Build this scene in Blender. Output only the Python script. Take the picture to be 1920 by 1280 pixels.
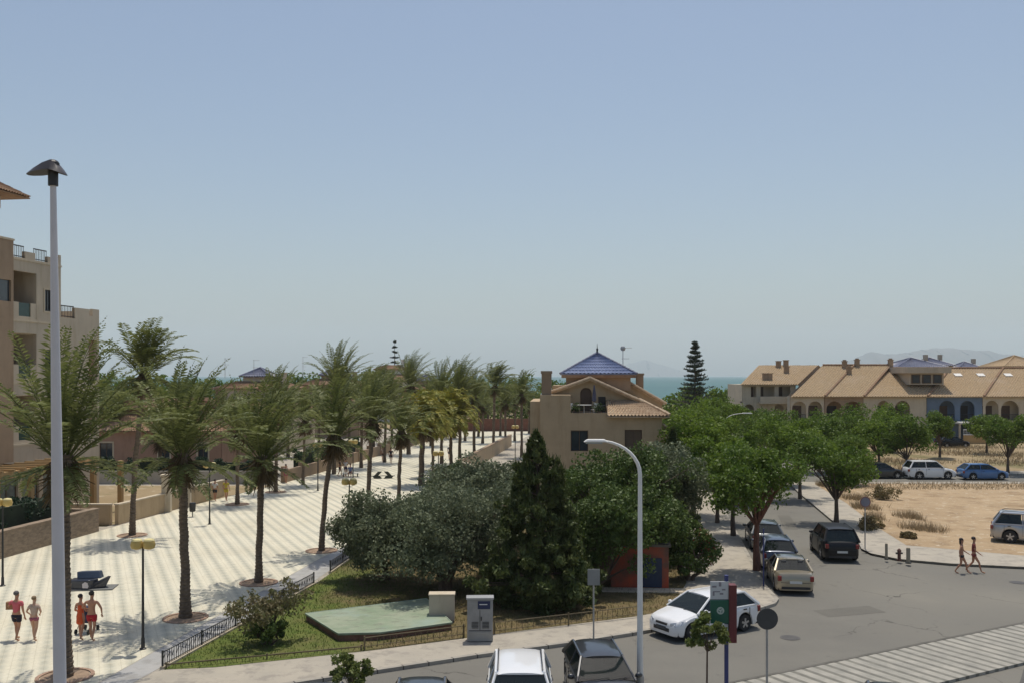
import bpy, bmesh, math, random
import numpy as np
from mathutils import Vector, Matrix

# ------------------------------------------------------------------ camera, sky, sun, exposure
for o in list(bpy.data.objects):
    bpy.data.objects.remove(o)
scene = bpy.context.scene
C = scene.collection
CAM_H = 9.6          # eye height of the balcony the photo was taken from
FOC = 1800.0         # focal length in photo pixels (1920 wide)
HOR = 704.0          # photo row of the horizon

cam_d = bpy.data.cameras.new("camera")
cam = bpy.data.objects.new("camera", cam_d)
C.objects.link(cam)
cam.location = (0, 0, CAM_H)
cam.rotation_euler = (math.radians(90), 0, 0)
cam_d.sensor_width = 36.0
cam_d.lens = 36.0 * FOC / 1920.0
cam_d.shift_y = (HOR - 640.0) / 1920.0
cam_d.clip_start = 0.1
cam_d.clip_end = 60000
scene.camera = cam

SUN_EL = math.radians(74)
SUN_AZ = math.radians(14)      # measured from +Y (view direction) towards +X
sd = Vector((math.sin(SUN_AZ) * math.cos(SUN_EL), math.cos(SUN_AZ) * math.cos(SUN_EL), math.sin(SUN_EL)))
world = bpy.data.worlds.new("World")
scene.world = world
world.use_nodes = True
wn = world.node_tree
for n in list(wn.nodes):
    wn.nodes.remove(n)
sky = wn.nodes.new('ShaderNodeTexSky')
sky.sky_type = 'NISHITA'
sky.sun_disc = False
sky.sun_elevation = SUN_EL
sky.sun_rotation = SUN_AZ
sky.altitude = 0
sky.air_density = 1.1
sky.dust_density = 1.9
sky.ozone_density = 1.3
bg = wn.nodes.new('ShaderNodeBackground')
bg.inputs['Strength'].default_value = 0.106
wo = wn.nodes.new('ShaderNodeOutputWorld')
wn.links.new(sky.outputs[0], bg.inputs['Color'])
wn.links.new(bg.outputs[0], wo.inputs['Surface'])

sl = bpy.data.lights.new("sun", 'SUN')
sl.energy = 3.4
sl.angle = math.radians(0.5)
sl.color = (1.0, 0.94, 0.84)
sun = bpy.data.objects.new("sun", sl)
C.objects.link(sun)
sun.rotation_euler = sd.to_track_quat('Z', 'Y').to_euler()

scene.view_settings.view_transform = 'Standard'
scene.view_settings.look = 'None'
scene.view_settings.exposure = 0.0
scene.view_settings.gamma = 1.0
scene.view_settings.use_curve_mapping = False
scene.cycles.volume_bounces = 2
scene.cycles.max_bounces = 8
scene.cycles.transparent_max_bounces = 12

R = math.radians
random.seed(7)

# ------------------------------------------------------------------ measuring helpers
def G(px, py, z=0.12):
    """photo pixel of a point standing on height z -> ground position"""
    k = (CAM_H - z) / (py - HOR)
    return ((px - 960) * k, FOC * k)

def XZ(px, py, Y):
    return ((px - 960) * Y / FOC, CAM_H - (py - HOR) * Y / FOC)

# ------------------------------------------------------------------ object helpers
def thing(name, label, cat, loc=(0, 0, 0), rz=0.0, group=None):
    o = bpy.data.objects.new(name, None)
    o.empty_display_size = 0.2
    C.objects.link(o)
    o.location = loc if len(loc) == 3 else (loc[0], loc[1], 0)
    o.rotation_euler = (0, 0, rz)
    o['label'] = label
    o['category'] = cat
    if group:
        o['group'] = group
    return o

def tag(o, label, cat, group=None, kind=None):
    o['label'] = label
    o['category'] = cat
    if group:
        o['group'] = group
    if kind:
        o['kind'] = kind
    return o

def dup(root, loc, rz=None, label=None, scale=None, group=None, name=None):
    def cp(o, parent):
        c = o.copy()
        C.objects.link(c)
        if parent is not None:
            c.parent = parent
        for ch in list(o.children):
            cp(ch, c)
        return c
    r = cp(root, None)
    r.location = loc if len(loc) == 3 else (loc[0], loc[1], 0)
    if rz is not None:
        r.rotation_euler = (0, 0, rz)
    if scale is not None:
        r.scale = scale if hasattr(scale, '__len__') else (scale,) * 3
    if label:
        r['label'] = label
    if group:
        r['group'] = group
    return r

class MB:
    def __init__(self):
        self.v = []
        self.f = []
        self.m = []
        self.mi = 0
    def add(self, vs, fs):
        n = len(self.v)
        self.v += [tuple(p) for p in vs]
        self.f += [tuple(i + n for i in f) for f in fs]
        self.m += [self.mi] * len(fs)
        return self
    def box(self, c, s, rz=0.0, taper=1.0, mat=None):
        x, y, z = s[0] / 2, s[1] / 2, s[2] / 2
        vs = []
        for k, t in ((-1, 1.0), (1, taper)):
            for (a, b) in ((-1, -1), (1, -1), (1, 1), (-1, 1)):
                vs.append(Vector((a * x * t, b * y * t, k * z)))
        M = mat if mat is not None else Matrix.Rotation(rz, 3, 'Z')
        vs = [M @ p + Vector(c) for p in vs]
        return self.add(vs, [(0, 3, 2, 1), (4, 5, 6, 7), (0, 1, 5, 4), (1, 2, 6, 5), (2, 3, 7, 6), (3, 0, 4, 7)])
    def bx(self, x0, x1, y0, y1, z0, z1):
        return self.box(((x0 + x1) / 2, (y0 + y1) / 2, (z0 + z1) / 2), (abs(x1 - x0), abs(y1 - y0), abs(z1 - z0)))
    def quad(self, a, b, c, d):
        return self.add([a, b, c, d], [(0, 1, 2, 3)])
    def prism(self, pts, z0, z1):
        n = len(pts)
        a = sum(pts[i][0] * pts[(i + 1) % n][1] - pts[(i + 1) % n][0] * pts[i][1] for i in range(n))
        if a < 0:
            pts = pts[::-1]
        vs = [(p[0], p[1], z0) for p in pts] + [(p[0], p[1], z1) for p in pts]
        fs = [tuple(range(n))[::-1], tuple(range(n, 2 * n))]
        fs += [(i, (i + 1) % n, n + (i + 1) % n, n + i) for i in range(n)]
        return self.add(vs, fs)
    def tube(self, pts, rad, n=8, cap=True):
        pts = [Vector(p) for p in pts]
        if not hasattr(rad, '__len__'):
            rad = [rad] * len(pts)
        vs, fs = [], []
        up = Vector((0, 0, 1))
        pu = None
        for i, p in enumerate(pts):
            d = (pts[min(i + 1, len(pts) - 1)] - pts[max(i - 1, 0)]).normalized()
            if pu is None:
                ref = Vector((1, 0, 0)) if abs(d.z) > 0.9 else up
                u = d.cross(ref).normalized()
            else:
                u = (pu - d * pu.dot(d)).normalized()
            pu = u
            w = d.cross(u)
            for k in range(n):
                a = 2 * math.pi * k / n
                vs.append(p + (u * math.cos(a) + w * math.sin(a)) * rad[i])
        for i in range(len(pts) - 1):
            for k in range(n):
                k2 = (k + 1) % n
                fs.append((i * n + k, i * n + k2, (i + 1) * n + k2, (i + 1) * n + k))
        if cap:
            fs.append(tuple(range(n))[::-1])
            fs.append(tuple((len(pts) - 1) * n + k for k in range(n)))
        return self.add(vs, fs)
    def lathe(self, prof, n=16, c=(0, 0, 0), axis='Z'):
        vs, fs = [], []
        for (r, z) in prof:
            for k in range(n):
                a = 2 * math.pi * k / n
                if axis == 'Z':
                    p = (r * math.cos(a), r * math.sin(a), z)
                elif axis == 'X':
                    p = (z, r * math.cos(a), r * math.sin(a))
                else:
                    p = (r * math.sin(a), z, r * math.cos(a))
                vs.append((p[0] + c[0], p[1] + c[1], p[2] + c[2]))
        for i in range(len(prof) - 1):
            for k in range(n):
                k2 = (k + 1) % n
                fs.append((i * n + k, i * n + k2, (i + 1) * n + k2, (i + 1) * n + k))
        fs.append(tuple(range(n))[::-1])
        fs.append(tuple((len(prof) - 1) * n + k for k in range(n)))
        return self.add(vs, fs)
    def ball(self, c, s, n=10, m=7):
        vs, fs = [], []
        for i in range(m + 1):
            t = math.pi * i / m
            for k in range(n):
                a = 2 * math.pi * k / n
                vs.append((c[0] + s[0] * math.sin(t) * math.cos(a), c[1] + s[1] * math.sin(t) * math.sin(a), c[2] - s[2] * math.cos(t)))
        for i in range(m):
            for k in range(n):
                k2 = (k + 1) % n
                fs.append((i * n + k, i * n + k2, (i + 1) * n + k2, (i + 1) * n + k))
        return self.add(vs, fs)
    def build(self, name, mat, parent=None, smooth=False, bevel=0.0):
        me = bpy.data.meshes.new(name)
        me.from_pydata(self.v, [], self.f)
        mats = mat if isinstance(mat, (list, tuple)) else [mat]
        for m in mats:
            me.materials.append(m)
        if len(mats) > 1:
            me.polygons.foreach_set('material_index', self.m)
        me.update()
        o = bpy.data.objects.new(name, me)
        C.objects.link(o)
        if parent is not None:
            o.parent = parent
        if smooth:
            me.polygons.foreach_set('use_smooth', [True] * len(me.polygons))
            try:
                bm = bmesh.new(); bm.from_mesh(me)
                bmesh.ops.remove_doubles(bm, verts=bm.verts, dist=1e-5)
                for e in bm.edges:
                    if len(e.link_faces) == 2 and e.calc_face_angle(0) > R(38):
                        e.smooth = False
                bm.to_mesh(me); bm.free()
            except Exception as ex:
                print(ex)
        if bevel > 0:
            md = o.modifiers.new('bevel', 'BEVEL')
            md.width = bevel
            md.segments = 2
            md.limit_method = 'ANGLE'
            md.angle_limit = R(35)
        return o

def np_mesh(name, verts, k, mat, parent=None):
    """verts (n*k,3): n separate polygons of k corners"""
    verts = np.asarray(verts, dtype=np.float32).reshape(-1, 3)
    nv = len(verts)
    nf = nv // k
    me = bpy.data.meshes.new(name)
    me.vertices.add(nv)
    me.vertices.foreach_set('co', verts.ravel())
    me.loops.add(nv)
    me.loops.foreach_set('vertex_index', np.arange(nv, dtype=np.int32))
    me.polygons.add(nf)
    me.polygons.foreach_set('loop_start', np.arange(0, nv, k, dtype=np.int32))
    me.polygons.foreach_set('loop_total', np.full(nf, k, dtype=np.int32))
    me.update(calc_edges=True)
    me.materials.append(mat)
    if name is None:
        return me
    o = bpy.data.objects.new(name, me)
    C.objects.link(o)
    if parent is not None:
        o.parent = parent
    return o

# ------------------------------------------------------------------ materials
MATS = {}
def mat(name, col, rough=0.8, metal=0.0, var=0.12, scale=1.5, bump=0.0, bscale=30.0, col2=None, detail=6.0,
        coat=0.0, transl=0.0, spec=0.5, stretch=None):
    if name in MATS:
        return MATS[name]
    m = bpy.data.materials.new(name)
    m.use_nodes = True
    nt = m.node_tree
    N, L = nt.nodes, nt.links
    b = N['Principled BSDF']
    b.inputs['Roughness'].default_value = rough
    b.inputs['Metallic'].default_value = metal
    b.inputs['Specular IOR Level'].default_value = spec
    if coat:
        b.inputs['Coat Weight'].default_value = coat
        b.inputs['Coat Roughness'].default_value = 0.06
    geo = N.new('ShaderNodeNewGeometry')
    vec = geo.outputs['Position']
    if stretch:
        mp = N.new('ShaderNodeMapping')
        mp.inputs['Scale'].default_value = stretch
        L.new(vec, mp.inputs['Vector'])
        vec = mp.outputs[0]
    nz = N.new('ShaderNodeTexNoise')
    nz.inputs['Scale'].default_value = scale
    nz.inputs['Detail'].default_value = detail
    nz.inputs['Roughness'].default_value = 0.62
    L.new(vec, nz.inputs['Vector'])
    rp = N.new('ShaderNodeValToRGB')
    c1 = [max(0, c * (1 - var)) for c in col]
    c2 = col2 if col2 else [min(1, c * (1 + var)) for c in col]
    rp.color_ramp.elements[0].position = 0.33
    rp.color_ramp.elements[1].position = 0.67
    rp.color_ramp.elements[0].color = (*c1, 1)
    rp.color_ramp.elements[1].color = (*c2, 1)
    L.new(nz.outputs['Fac'], rp.inputs['Fac'])
    L.new(rp.outputs['Color'], b.inputs['Base Color'])
    if bump:
        n2 = N.new('ShaderNodeTexNoise')
        n2.inputs['Scale'].default_value = bscale
        n2.inputs['Detail'].default_value = 5
        L.new(vec, n2.inputs['Vector'])
        bp = N.new('ShaderNodeBump')
        bp.inputs['Strength'].default_value = bump
        bp.inputs['Distance'].default_value = 0.03
        L.new(n2.outputs['Fac'], bp.inputs['Height'])
        L.new(bp.outputs['Normal'], b.inputs['Normal'])
    if transl:
        out = N['Material Output']
        tr = N.new('ShaderNodeBsdfTranslucent')
        L.new(rp.outputs['Color'], tr.inputs['Color'])
        mx = N.new('ShaderNodeMixShader')
        mx.inputs[0].default_value = transl
        L.new(b.outputs[0], mx.inputs[1])
        L.new(tr.outputs[0], mx.inputs[2])
        L.new(mx.outputs[0], out.inputs['Surface'])
    MATS[name] = m
    return m

def leafmat(name, a, b, transl=0.3, scale=1.2, rough=0.55, third=None):
    """foliage: clump-scale and leaf-scale colour variation"""
    if name in MATS:
        return MATS[name]
    m = mat(name, a, rough=rough, var=0.0, col2=b, scale=scale, transl=transl, detail=3, spec=0.3)
    nt = m.node_tree; N, L = nt.nodes, nt.links
    rp = [n for n in N if n.type == 'VALTORGB'][0]
    geo = [n for n in N if n.type == 'NEW_GEOMETRY'][0]
    n2 = N.new('ShaderNodeTexNoise'); n2.inputs['Scale'].default_value = 9.0; n2.inputs['Detail'].default_value = 2
    L.new(geo.outputs['Position'], n2.inputs['Vector'])
    mr = N.new('ShaderNodeMapRange'); mr.inputs['From Min'].default_value = 0.38; mr.inputs['From Max'].default_value = 0.66
    L.new(n2.outputs['Fac'], mr.inputs['Value'])
    mx = N.new('ShaderNodeMix'); mx.data_type = 'RGBA'
    c = third if third else tuple(v * 0.62 for v in a)
    mf = N.new('ShaderNodeMath'); mf.operation = 'MULTIPLY'; mf.inputs[1].default_value = 0.6
    L.new(mr.outputs[0], mf.inputs[0]); L.new(mf.outputs[0], mx.inputs[0])
    targets = [l.to_socket for l in rp.outputs['Color'].links]
    L.new(rp.outputs['Color'], mx.inputs[6]); mx.inputs[7].default_value = (*c, 1)
    for t_ in targets:
        L.new(mx.outputs[2], t_)
    return m

# ------------------------------------------------------------------ the setting: ground, water, roads, pavements
def band(nt, pos, nx, ny, period, duty, soft=0.06, phase=0.0):
    N, L = nt.nodes, nt.links
    d = N.new('ShaderNodeVectorMath'); d.operation = 'DOT_PRODUCT'
    d.inputs[1].default_value = (nx / period, ny / period, 0)
    L.new(pos, d.inputs[0])
    a = N.new('ShaderNodeMath'); a.operation = 'ADD'; a.inputs[1].default_value = 1000 + phase
    L.new(d.outputs['Value'], a.inputs[0])
    f = N.new('ShaderNodeMath'); f.operation = 'FRACT'
    L.new(a.outputs[0], f.inputs[0])
    pp = N.new('ShaderNodeMath'); pp.operation = 'PINGPONG'; pp.inputs[1].default_value = 0.5
    L.new(f.outputs[0], pp.inputs[0])
    mr = N.new('ShaderNodeMapRange')
    mr.inputs['From Min'].default_value = duty / 2 - soft / 2
    mr.inputs['From Max'].default_value = duty / 2 + soft / 2
    L.new(pp.outputs[0], mr.inputs['Value'])
    return mr.outputs['Result']       # 0 inside the band, 1 outside

def mixc(nt, fac, c1, c2):
    x = nt.nodes.new('ShaderNodeMix'); x.data_type = 'RGBA'
    for s, c in ((6, c1), (7, c2)):
        if hasattr(c, 'is_linked'):
            nt.links.new(c, x.inputs[s])
        else:
            x.inputs[s].default_value = (*c, 1)
    if hasattr(fac, 'is_linked'):
        nt.links.new(fac, x.inputs[0])
    else:
        x.inputs[0].default_value = fac
    return x.outputs[2]

def noise(nt, pos, scale, detail=5, rough=0.6, lo=0.35, hi=0.65, stretch=None):
    N, L = nt.nodes, nt.links
    v = pos
    if stretch:
        mp = N.new('ShaderNodeMapping'); mp.inputs['Scale'].default_value = stretch
        L.new(pos, mp.inputs['Vector']); v = mp.outputs[0]
    n = N.new('ShaderNodeTexNoise')
    n.inputs['Scale'].default_value = scale; n.inputs['Detail'].default_value = detail; n.inputs['Roughness'].default_value = rough
    L.new(v, n.inputs['Vector'])
    mr = N.new('ShaderNodeMapRange')
    mr.inputs['From Min'].default_value = lo; mr.inputs['From Max'].default_value = hi
    L.new(n.outputs['Fac'], mr.inputs['Value'])
    return mr.outputs['Result']

def newmat(name, rough=0.9, spec=0.3):
    m = bpy.data.materials.new(name); m.use_nodes = True
    b = m.node_tree.nodes['Principled BSDF']
    b.inputs['Roughness'].default_value = rough
    b.inputs['Specular IOR Level'].default_value = spec
    g = m.node_tree.nodes.new('ShaderNodeNewGeometry')
    return m, m.node_tree, b, g.outputs['Position']

def bumpn(nt, b, h, strength=0.4, dist=0.02):
    bp = nt.nodes.new('ShaderNodeBump'); bp.inputs['Strength'].default_value = strength; bp.inputs['Distance'].default_value = dist
    nt.links.new(h, bp.inputs['Height']); nt.links.new(bp.outputs[0], b.inputs['Normal'])

# promenade paving: soft grey rows in cream tiles, fine joints, worn patches
M_PROM, nt, b, pos = newmat('promenade_paving', 0.75, 0.3)
r1 = band(nt, pos, 0.915, 0.404, 0.66, 0.40, 0.26)
r2 = band(nt, pos, -0.404, 0.915, 0.66, 0.34, 0.10)
dash = mixc(nt, r2, (0.59, 0.56, 0.445), (0.51, 0.495, 0.40))
base = mixc(nt, noise(nt, pos, 0.5, 6), (0.735, 0.685, 0.535), (0.69, 0.645, 0.51))
row = mixc(nt, r1, dash, base)
fine = mixc(nt, noise(nt, pos, 9, 4), (0.88, 0.88, 0.87), (1, 1, 1))
j1 = band(nt, pos, 0.915, 0.404, 0.33, 0.05, 0.05)
j2 = band(nt, pos, -0.404, 0.915, 0.33, 0.05, 0.05)
mu = nt.nodes.new('ShaderNodeMath'); mu.operation = 'MULTIPLY'
nt.links.new(j1, mu.inputs[0]); nt.links.new(j2, mu.inputs[1])
jt = mixc(nt, mu.outputs[0], (0.80, 0.78, 0.74), (1, 1, 1))
m1 = nt.nodes.new('ShaderNodeMix'); m1.data_type = 'RGBA'; m1.blend_type = 'MULTIPLY'; m1.inputs[0].default_value = 1
nt.links.new(row, m1.inputs[6]); nt.links.new(fine, m1.inputs[7])
m2 = nt.nodes.new('ShaderNodeMix'); m2.data_type = 'RGBA'; m2.blend_type = 'MULTIPLY'; m2.inputs[0].default_value = 1
nt.links.new(m1.outputs[2], m2.inputs[6]); nt.links.new(jt, m2.inputs[7])
m3 = nt.nodes.new('ShaderNodeMix'); m3.data_type = 'RGBA'; m3.blend_type = 'MULTIPLY'; m3.inputs[0].default_value = 1
nt.links.new(m2.outputs[2], m3.inputs[6])
dirt = mixc(nt, noise(nt, pos, 0.22, 8, 0.7, .45, .72), (1, 1, 1), (.86, .84, .80))
dirt2 = mixc(nt, noise(nt, pos, 1.7, 8, 0.75, .58, .68), dirt, (.78, .75, .70))
nt.links.new(dirt2, m3.inputs[7])
nt.links.new(m3.outputs[2], b.inputs['Base Color'])

# striped slabs on the near pavement
M_STRIPE, nt, b, pos = newmat('striped_slabs', 0.8, 0.3)
s1 = band(nt, pos, 0.872, 0.49, 0.50, 0.36, 0.10)
c = mixc(nt, noise(nt, pos, 1.3, 7, 0.7), (0.39, 0.365, 0.31), (0.26, 0.25, 0.215))
s = mixc(nt, s1, mixc(nt, noise(nt, pos, 2.0, 7, .7), (0.13, 0.125, 0.105), (0.21, 0.20, 0.165)), c)
nt.links.new(s, b.inputs['Base Color'])

def ground_mat(name, cols, scales, rough=0.95, bs=18, bst=0.5, stretch=None):
    m, nt, b, pos = newmat(name, rough, 0.2)
    c = mixc(nt, noise(nt, pos, scales[0], 8, 0.65, stretch=stretch), cols[0], cols[1])
    if len(cols) > 2:
        c = mixc(nt, noise(nt, pos, scales[1], 8, 0.7, 0.5, 0.62), c, cols[2])
    if len(cols) > 3:
        c = mixc(nt, noise(nt, pos, scales[2], 6, 0.7, 0.56, 0.64), c, cols[3])
    nt.links.new(c, b.inputs['Base Color'])
    bumpn(nt, b, noise(nt, pos, bs, 6, 0.7, 0.2, 0.8), bst, 0.03)
    return m

M_SAND = ground_mat('dry_sand', [(0.44, 0.325, 0.20), (0.36, 0.26, 0.155), (0.27, 0.185, 0.105), (0.52, 0.43, 0.31)], [0.25, 0.55, 2.2], bs=7, bst=0.8)
M_GROUND = ground_mat('dry_ground', [(0.36, 0.28, 0.17), (0.27, 0.20, 0.11), (0.16, 0.14, 0.06), (0.42, 0.34, 0.23)], [0.05, 0.12, 0.6], bs=5, bst=0.6)
M_ASPH, nt, b, pos = newmat('asphalt', 0.85, 0.25)
c = mixc(nt, noise(nt, pos, 0.30, 8, .65), (0.172, 0.162, 0.137), (0.140, 0.132, 0.114))
c = mixc(nt, noise(nt, pos, 0.075, 5, .6, .5, .68), c, (0.205, 0.190, 0.155))
c = mixc(nt, noise(nt, pos, 1.6, 7, .75, .60, .70), c, (0.105, 0.098, 0.085))
c = mixc(nt, noise(nt, pos, 40, 3, .8, .3, .7), c, mixc(nt, 0.35, c, (0.24, 0.23, 0.20)))
vo = nt.nodes.new('ShaderNodeTexVoronoi'); vo.feature = 'DISTANCE_TO_EDGE'; vo.inputs['Scale'].default_value = 0.22
wn_ = nt.nodes.new('ShaderNodeTexNoise'); wn_.inputs['Scale'].default_value = 1.2; wn_.inputs['Detail'].default_value = 5
vm = nt.nodes.new('ShaderNodeVectorMath'); vm.operation = 'ADD'
nt.links.new(pos, wn_.inputs['Vector']); nt.links.new(pos, vm.inputs[0]); nt.links.new(wn_.outputs['Color'], vm.inputs[1]); nt.links.new(vm.outputs[0], vo.inputs['Vector'])
cr_ = nt.nodes.new('ShaderNodeMapRange'); cr_.inputs['From Min'].default_value = 0.0; cr_.inputs['From Max'].default_value = 0.008; cr_.inputs['To Min'].default_value = 1; cr_.inputs['To Max'].default_value = 0
nt.links.new(vo.outputs['Distance'], cr_.inputs['Value'])
ml = nt.nodes.new('ShaderNodeMath'); ml.operation = 'MULTIPLY'
nt.links.new(cr_.outputs[0], ml.inputs[0]); nt.links.new(noise(nt, pos, .15, 3, .5, .5, .6), ml.inputs[1])
c = mixc(nt, ml.outputs[0], c, (0.075, 0.07, 0.06))
nt.links.new(c, b.inputs['Base Color'])
bumpn(nt, b, noise(nt, pos, 60, 6, 0.7, 0.2, 0.8), 0.35, 0.02)
M_PATCH = ground_mat('asphalt_repair', [(0.142, 0.135, 0.116), (0.158, 0.149, 0.127)], [0.8], 0.9, 60, .4)
M_ASPH2 = ground_mat('dark_asphalt', [(0.10, 0.096, 0.09), (0.08, 0.078, 0.074), (0.12, 0.115, 0.105)], [0.5, 0.2], 0.85, 60, 0.35)
M_PAVE = ground_mat('pavement_tiles', [(0.43, 0.385, 0.31), (0.37, 0.335, 0.275), (0.31, 0.28, 0.235)], [0.6, 1.6], 0.85, 30, 0.2)
M_KERB = ground_mat('kerb_stone', [(0.40, 0.37, 0.31), (0.30, 0.275, 0.235)], [1.3], 0.9, 25, 0.3)
nt_ = M_KERB.node_tree; b_k = nt_.nodes['Principled BSDF']; src_ = b_k.inputs['Base Color'].links[0].from_socket
gp_ = [n for n in nt_.nodes if n.type == 'NEW_GEOMETRY'][0].outputs['Position']
nt_.links.new(mixc(nt_, band(nt_, gp_, .87, .5, .9, .05, .02), (.10, .09, .08), src_), b_k.inputs['Base Color'])
M_STRIP = ground_mat('grey_paving', [(0.42, 0.41, 0.39), (0.36, 0.355, 0.34), (0.31, 0.30, 0.28)], [0.7, 2.0], 0.8, 30, 0.2)
M_SOIL = ground_mat('garden_soil', [(0.25, 0.175, 0.095), (0.17, 0.125, 0.065), (0.10, 0.11, 0.035), (0.34, 0.255, 0.15)], [0.5, 0.3, 2.5], bs=14, bst=0.7)
M_BEACH = ground_mat('beach_sand', [(0.5, 0.43, 0.31), (0.44, 0.37, 0.26)], [0.2], 0.95)
# lawn: green towards the promenade corner, dry under the trees, that brown darkened to paint their shade
M_LAWN, nt, b, pos = newmat('lawn_soil', 0.95, 0.2)
sx = nt.nodes.new('ShaderNodeVectorMath'); sx.operation = 'DOT_PRODUCT'; sx.inputs[1].default_value = (0.085, 0.012, 0)
nt.links.new(pos, sx.inputs[0])
nn = noise(nt, pos, 0.40, 7, 0.65, 0.1, 0.9)
ad = nt.nodes.new('ShaderNodeMath'); ad.operation = 'ADD'
nt.links.new(sx.outputs['Value'], ad.inputs[0]); nt.links.new(nn, ad.inputs[1])
mr = nt.nodes.new('ShaderNodeMapRange'); mr.inputs['From Min'].default_value = 0.22; mr.inputs['From Max'].default_value = 0.55
nt.links.new(ad.outputs[0], mr.inputs['Value'])
g = mixc(nt, noise(nt, pos, 3, 6), (0.105, 0.15, 0.030), (0.165, 0.185, 0.05))
d = mixc(nt, noise(nt, pos, 2, 6), (0.21, 0.155, 0.08), (0.13, 0.11, 0.045))
nt.links.new(mixc(nt, mr.outputs['Result'], g, d), b.inputs['Base Color'])
bumpn(nt, b, noise(nt, pos, 30, 6, 0.7, 0.2, 0.8), 0.8, 0.04)

# sea
M_SEA, nt, b, pos = newmat('sea_water', 0.45, 0.22)
nt.links.new(mixc(nt, noise(nt, pos, 0.004, 6, 0.6, stretch=(0.4, 1.6, 1)), (0.045, 0.125, 0.125), (0.06, 0.15, 0.145)), b.inputs['Base Color'])
bumpn(nt, b, noise(nt, pos, 0.5, 8, 0.7, 0.2, 0.8), 0.55, 0.6)
M_HILL = ground_mat('mountain_rock', [(0.16, 0.13, 0.11), (0.11, 0.10, 0.085)], [0.002], 0.95)

def structure(name, mb, m, smooth=False):
    o = mb.build(name, m, smooth=smooth)
    o['kind'] = 'structure'
    return o

def sheet(name, pts, z, m):
    b_ = MB(); b_.add([(x, y, z) for x, y in pts], [tuple(range(len(pts)))])
    o = structure(name, b_, m)
    if o.data.polygons[0].normal.z < 0:
        o.data.flip_normals()
    return o

def slab(name, pts, z, m, kerb=None):
    b_ = MB(); b_.prism(pts, -0.3, z)
    return structure(name, b_, m)

# ground: one sheet from behind the camera to the shore, dropping under the sea
gm = MB()
ys = [-120, 0, 60, 140, 250, 300, 322, 332, 345, 400, 30000]
zs = [0, 0, 0, 0, 0, 0, 0, -0.2, -1.4, -5, -6]
xs = [-30000, -600, -200, 0, 200, 600, 30000]
vs = [(x, y, z) for y, z in zip(ys, zs) for x in xs]
fs = [(j * 7 + i, j * 7 + i + 1, (j + 1) * 7 + i + 1, (j + 1) * 7 + i) for j in range(len(ys) - 1) for i in range(6)]
gm.add(vs, fs)
structure('ground', gm, M_GROUND)
sheet('sea', [(-30000, 334), (30000, 334), (30000, 30000), (-30000, 30000)], -0.6, M_SEA)
sheet('beach', [(-300, 300), (300, 300), (300, 322), (-300, 322)], 0.012, M_BEACH)

def ridge(name, x0, x1, Y, prof, depth, seed):
    rnd = np.random.RandomState(seed)
    n = 90
    xs = np.linspace(x0, x1, n)
    px = [p[0] for p in prof]; pz = [p[1] for p in prof]
    rows = 9
    vs, fs = [], []
    rough = np.cumsum(rnd.randn(n)) * 0.01
    rough -= np.linspace(rough[0], rough[-1], n)
    for j in range(rows):
        t = j / (rows - 1)
        env = math.sin(math.pi * t) ** 0.9
        for i, x in enumerate(xs):
            h = float(np.interp((x - x0) / (x1 - x0), px, pz))
            hh = h * env * (1 + rough[i] + 0.10 * rnd.randn() * (0.3 if 0.3 < t < 0.7 else 1) * 0.5) - 2
            vs.append((x + rnd.randn() * 20, Y + t * depth, hh))
    for j in range(rows - 1):
        for i in range(n - 1):
            fs.append((j * n + i, j * n + i + 1, (j + 1) * n + i + 1, (j + 1) * n + i))
    m_ = MB(); m_.add(vs, fs)
    return structure(name, m_, M_HILL, smooth=True)

def hx(px, Y): return (px - 960) * Y / FOC
YM = 10000
def hz(py, Y=YM): return CAM_H + (HOR - py) * Y / FOC
ridge('mountains', hx(1540, YM), hx(2250, YM), YM,
      [(0, 0), (0.05, 40), (0.14, hz(676)), (0.2, hz(655)), (0.24, hz(660)), (0.3, hz(657)), (0.36, hz(650)), (0.41, hz(645)), (0.47, hz(648)), (0.53, hz(649)), (0.6, hz(660)), (0.75, hz(665)), (1, 0)], 1500, 3)
ridge('far_hills', hx(1090, 14500), hx(1330, 14500), 14500,
      [(0, 0), (0.2, 80), (0.4, hz(680, 14500)), (0.55, hz(672, 14500)), (0.7, hz(684, 14500)), (1, 0)], 1500, 5)

# roads
sheet('road', [(-75, 4), (120, 4), (120, 93), (-75, 93)], 0.004, M_ASPH)
for P_ in ([(12.6, 38.2), (15.2, 39.0), (14.9, 40.1), (12.3, 39.3)], [(17.9, 60), (19.1, 66), (18.3, 66.2), (17.1, 60.2)]):
    sheet('road_repair', P_, 0.009, M_PATCH)
sheet('side_street', [(22, 93), (31.5, 93), (42, 170), (30, 170)], 0.008, M_ASPH)
sheet('road_near_lane', [(9.6, 20), (60, 20), (60, 40.5), (33.5, 41.1), (17.05, 31.9)], 0.010, M_ASPH2)

KL = [(-75, -6), (-22, 21.5), (-4.46, 30.9), (-1.1, 32.7), (1.93, 34.1), (4.35, 35.4), (7.6, 37.4), (10.3, 39.4), (11.0, 40.1), (11.35, 40.9), (11.4, 41.9), (11.5, 43.5), (15.6, 71.6), (28.5, 160), (28.5, 172)]
slab('pavement', KL + [(-75, 172)], 0.12, M_PAVE)
KR = [(24.9, 86), (23.5, 78.2), (19.9, 54.7), (19.35, 52.7), (19.35, 51.4), (20.1, 49.9), (22.2, 48.7), (25.5, 47.8), (45, 46.4), (120, 42)]
slab('corner_pavement', KR + [(120, 86)], 0.12, M_PAVE)
slab('far_pavement', [(33.5, 93), (120, 93), (120, 96), (33.9, 96)], 0.12, M_PAVE)
slab('side_pavement', [(31.5, 93), (33.5, 93), (43.6, 170), (41.8, 170)], 0.119, M_PAVE)

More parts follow.
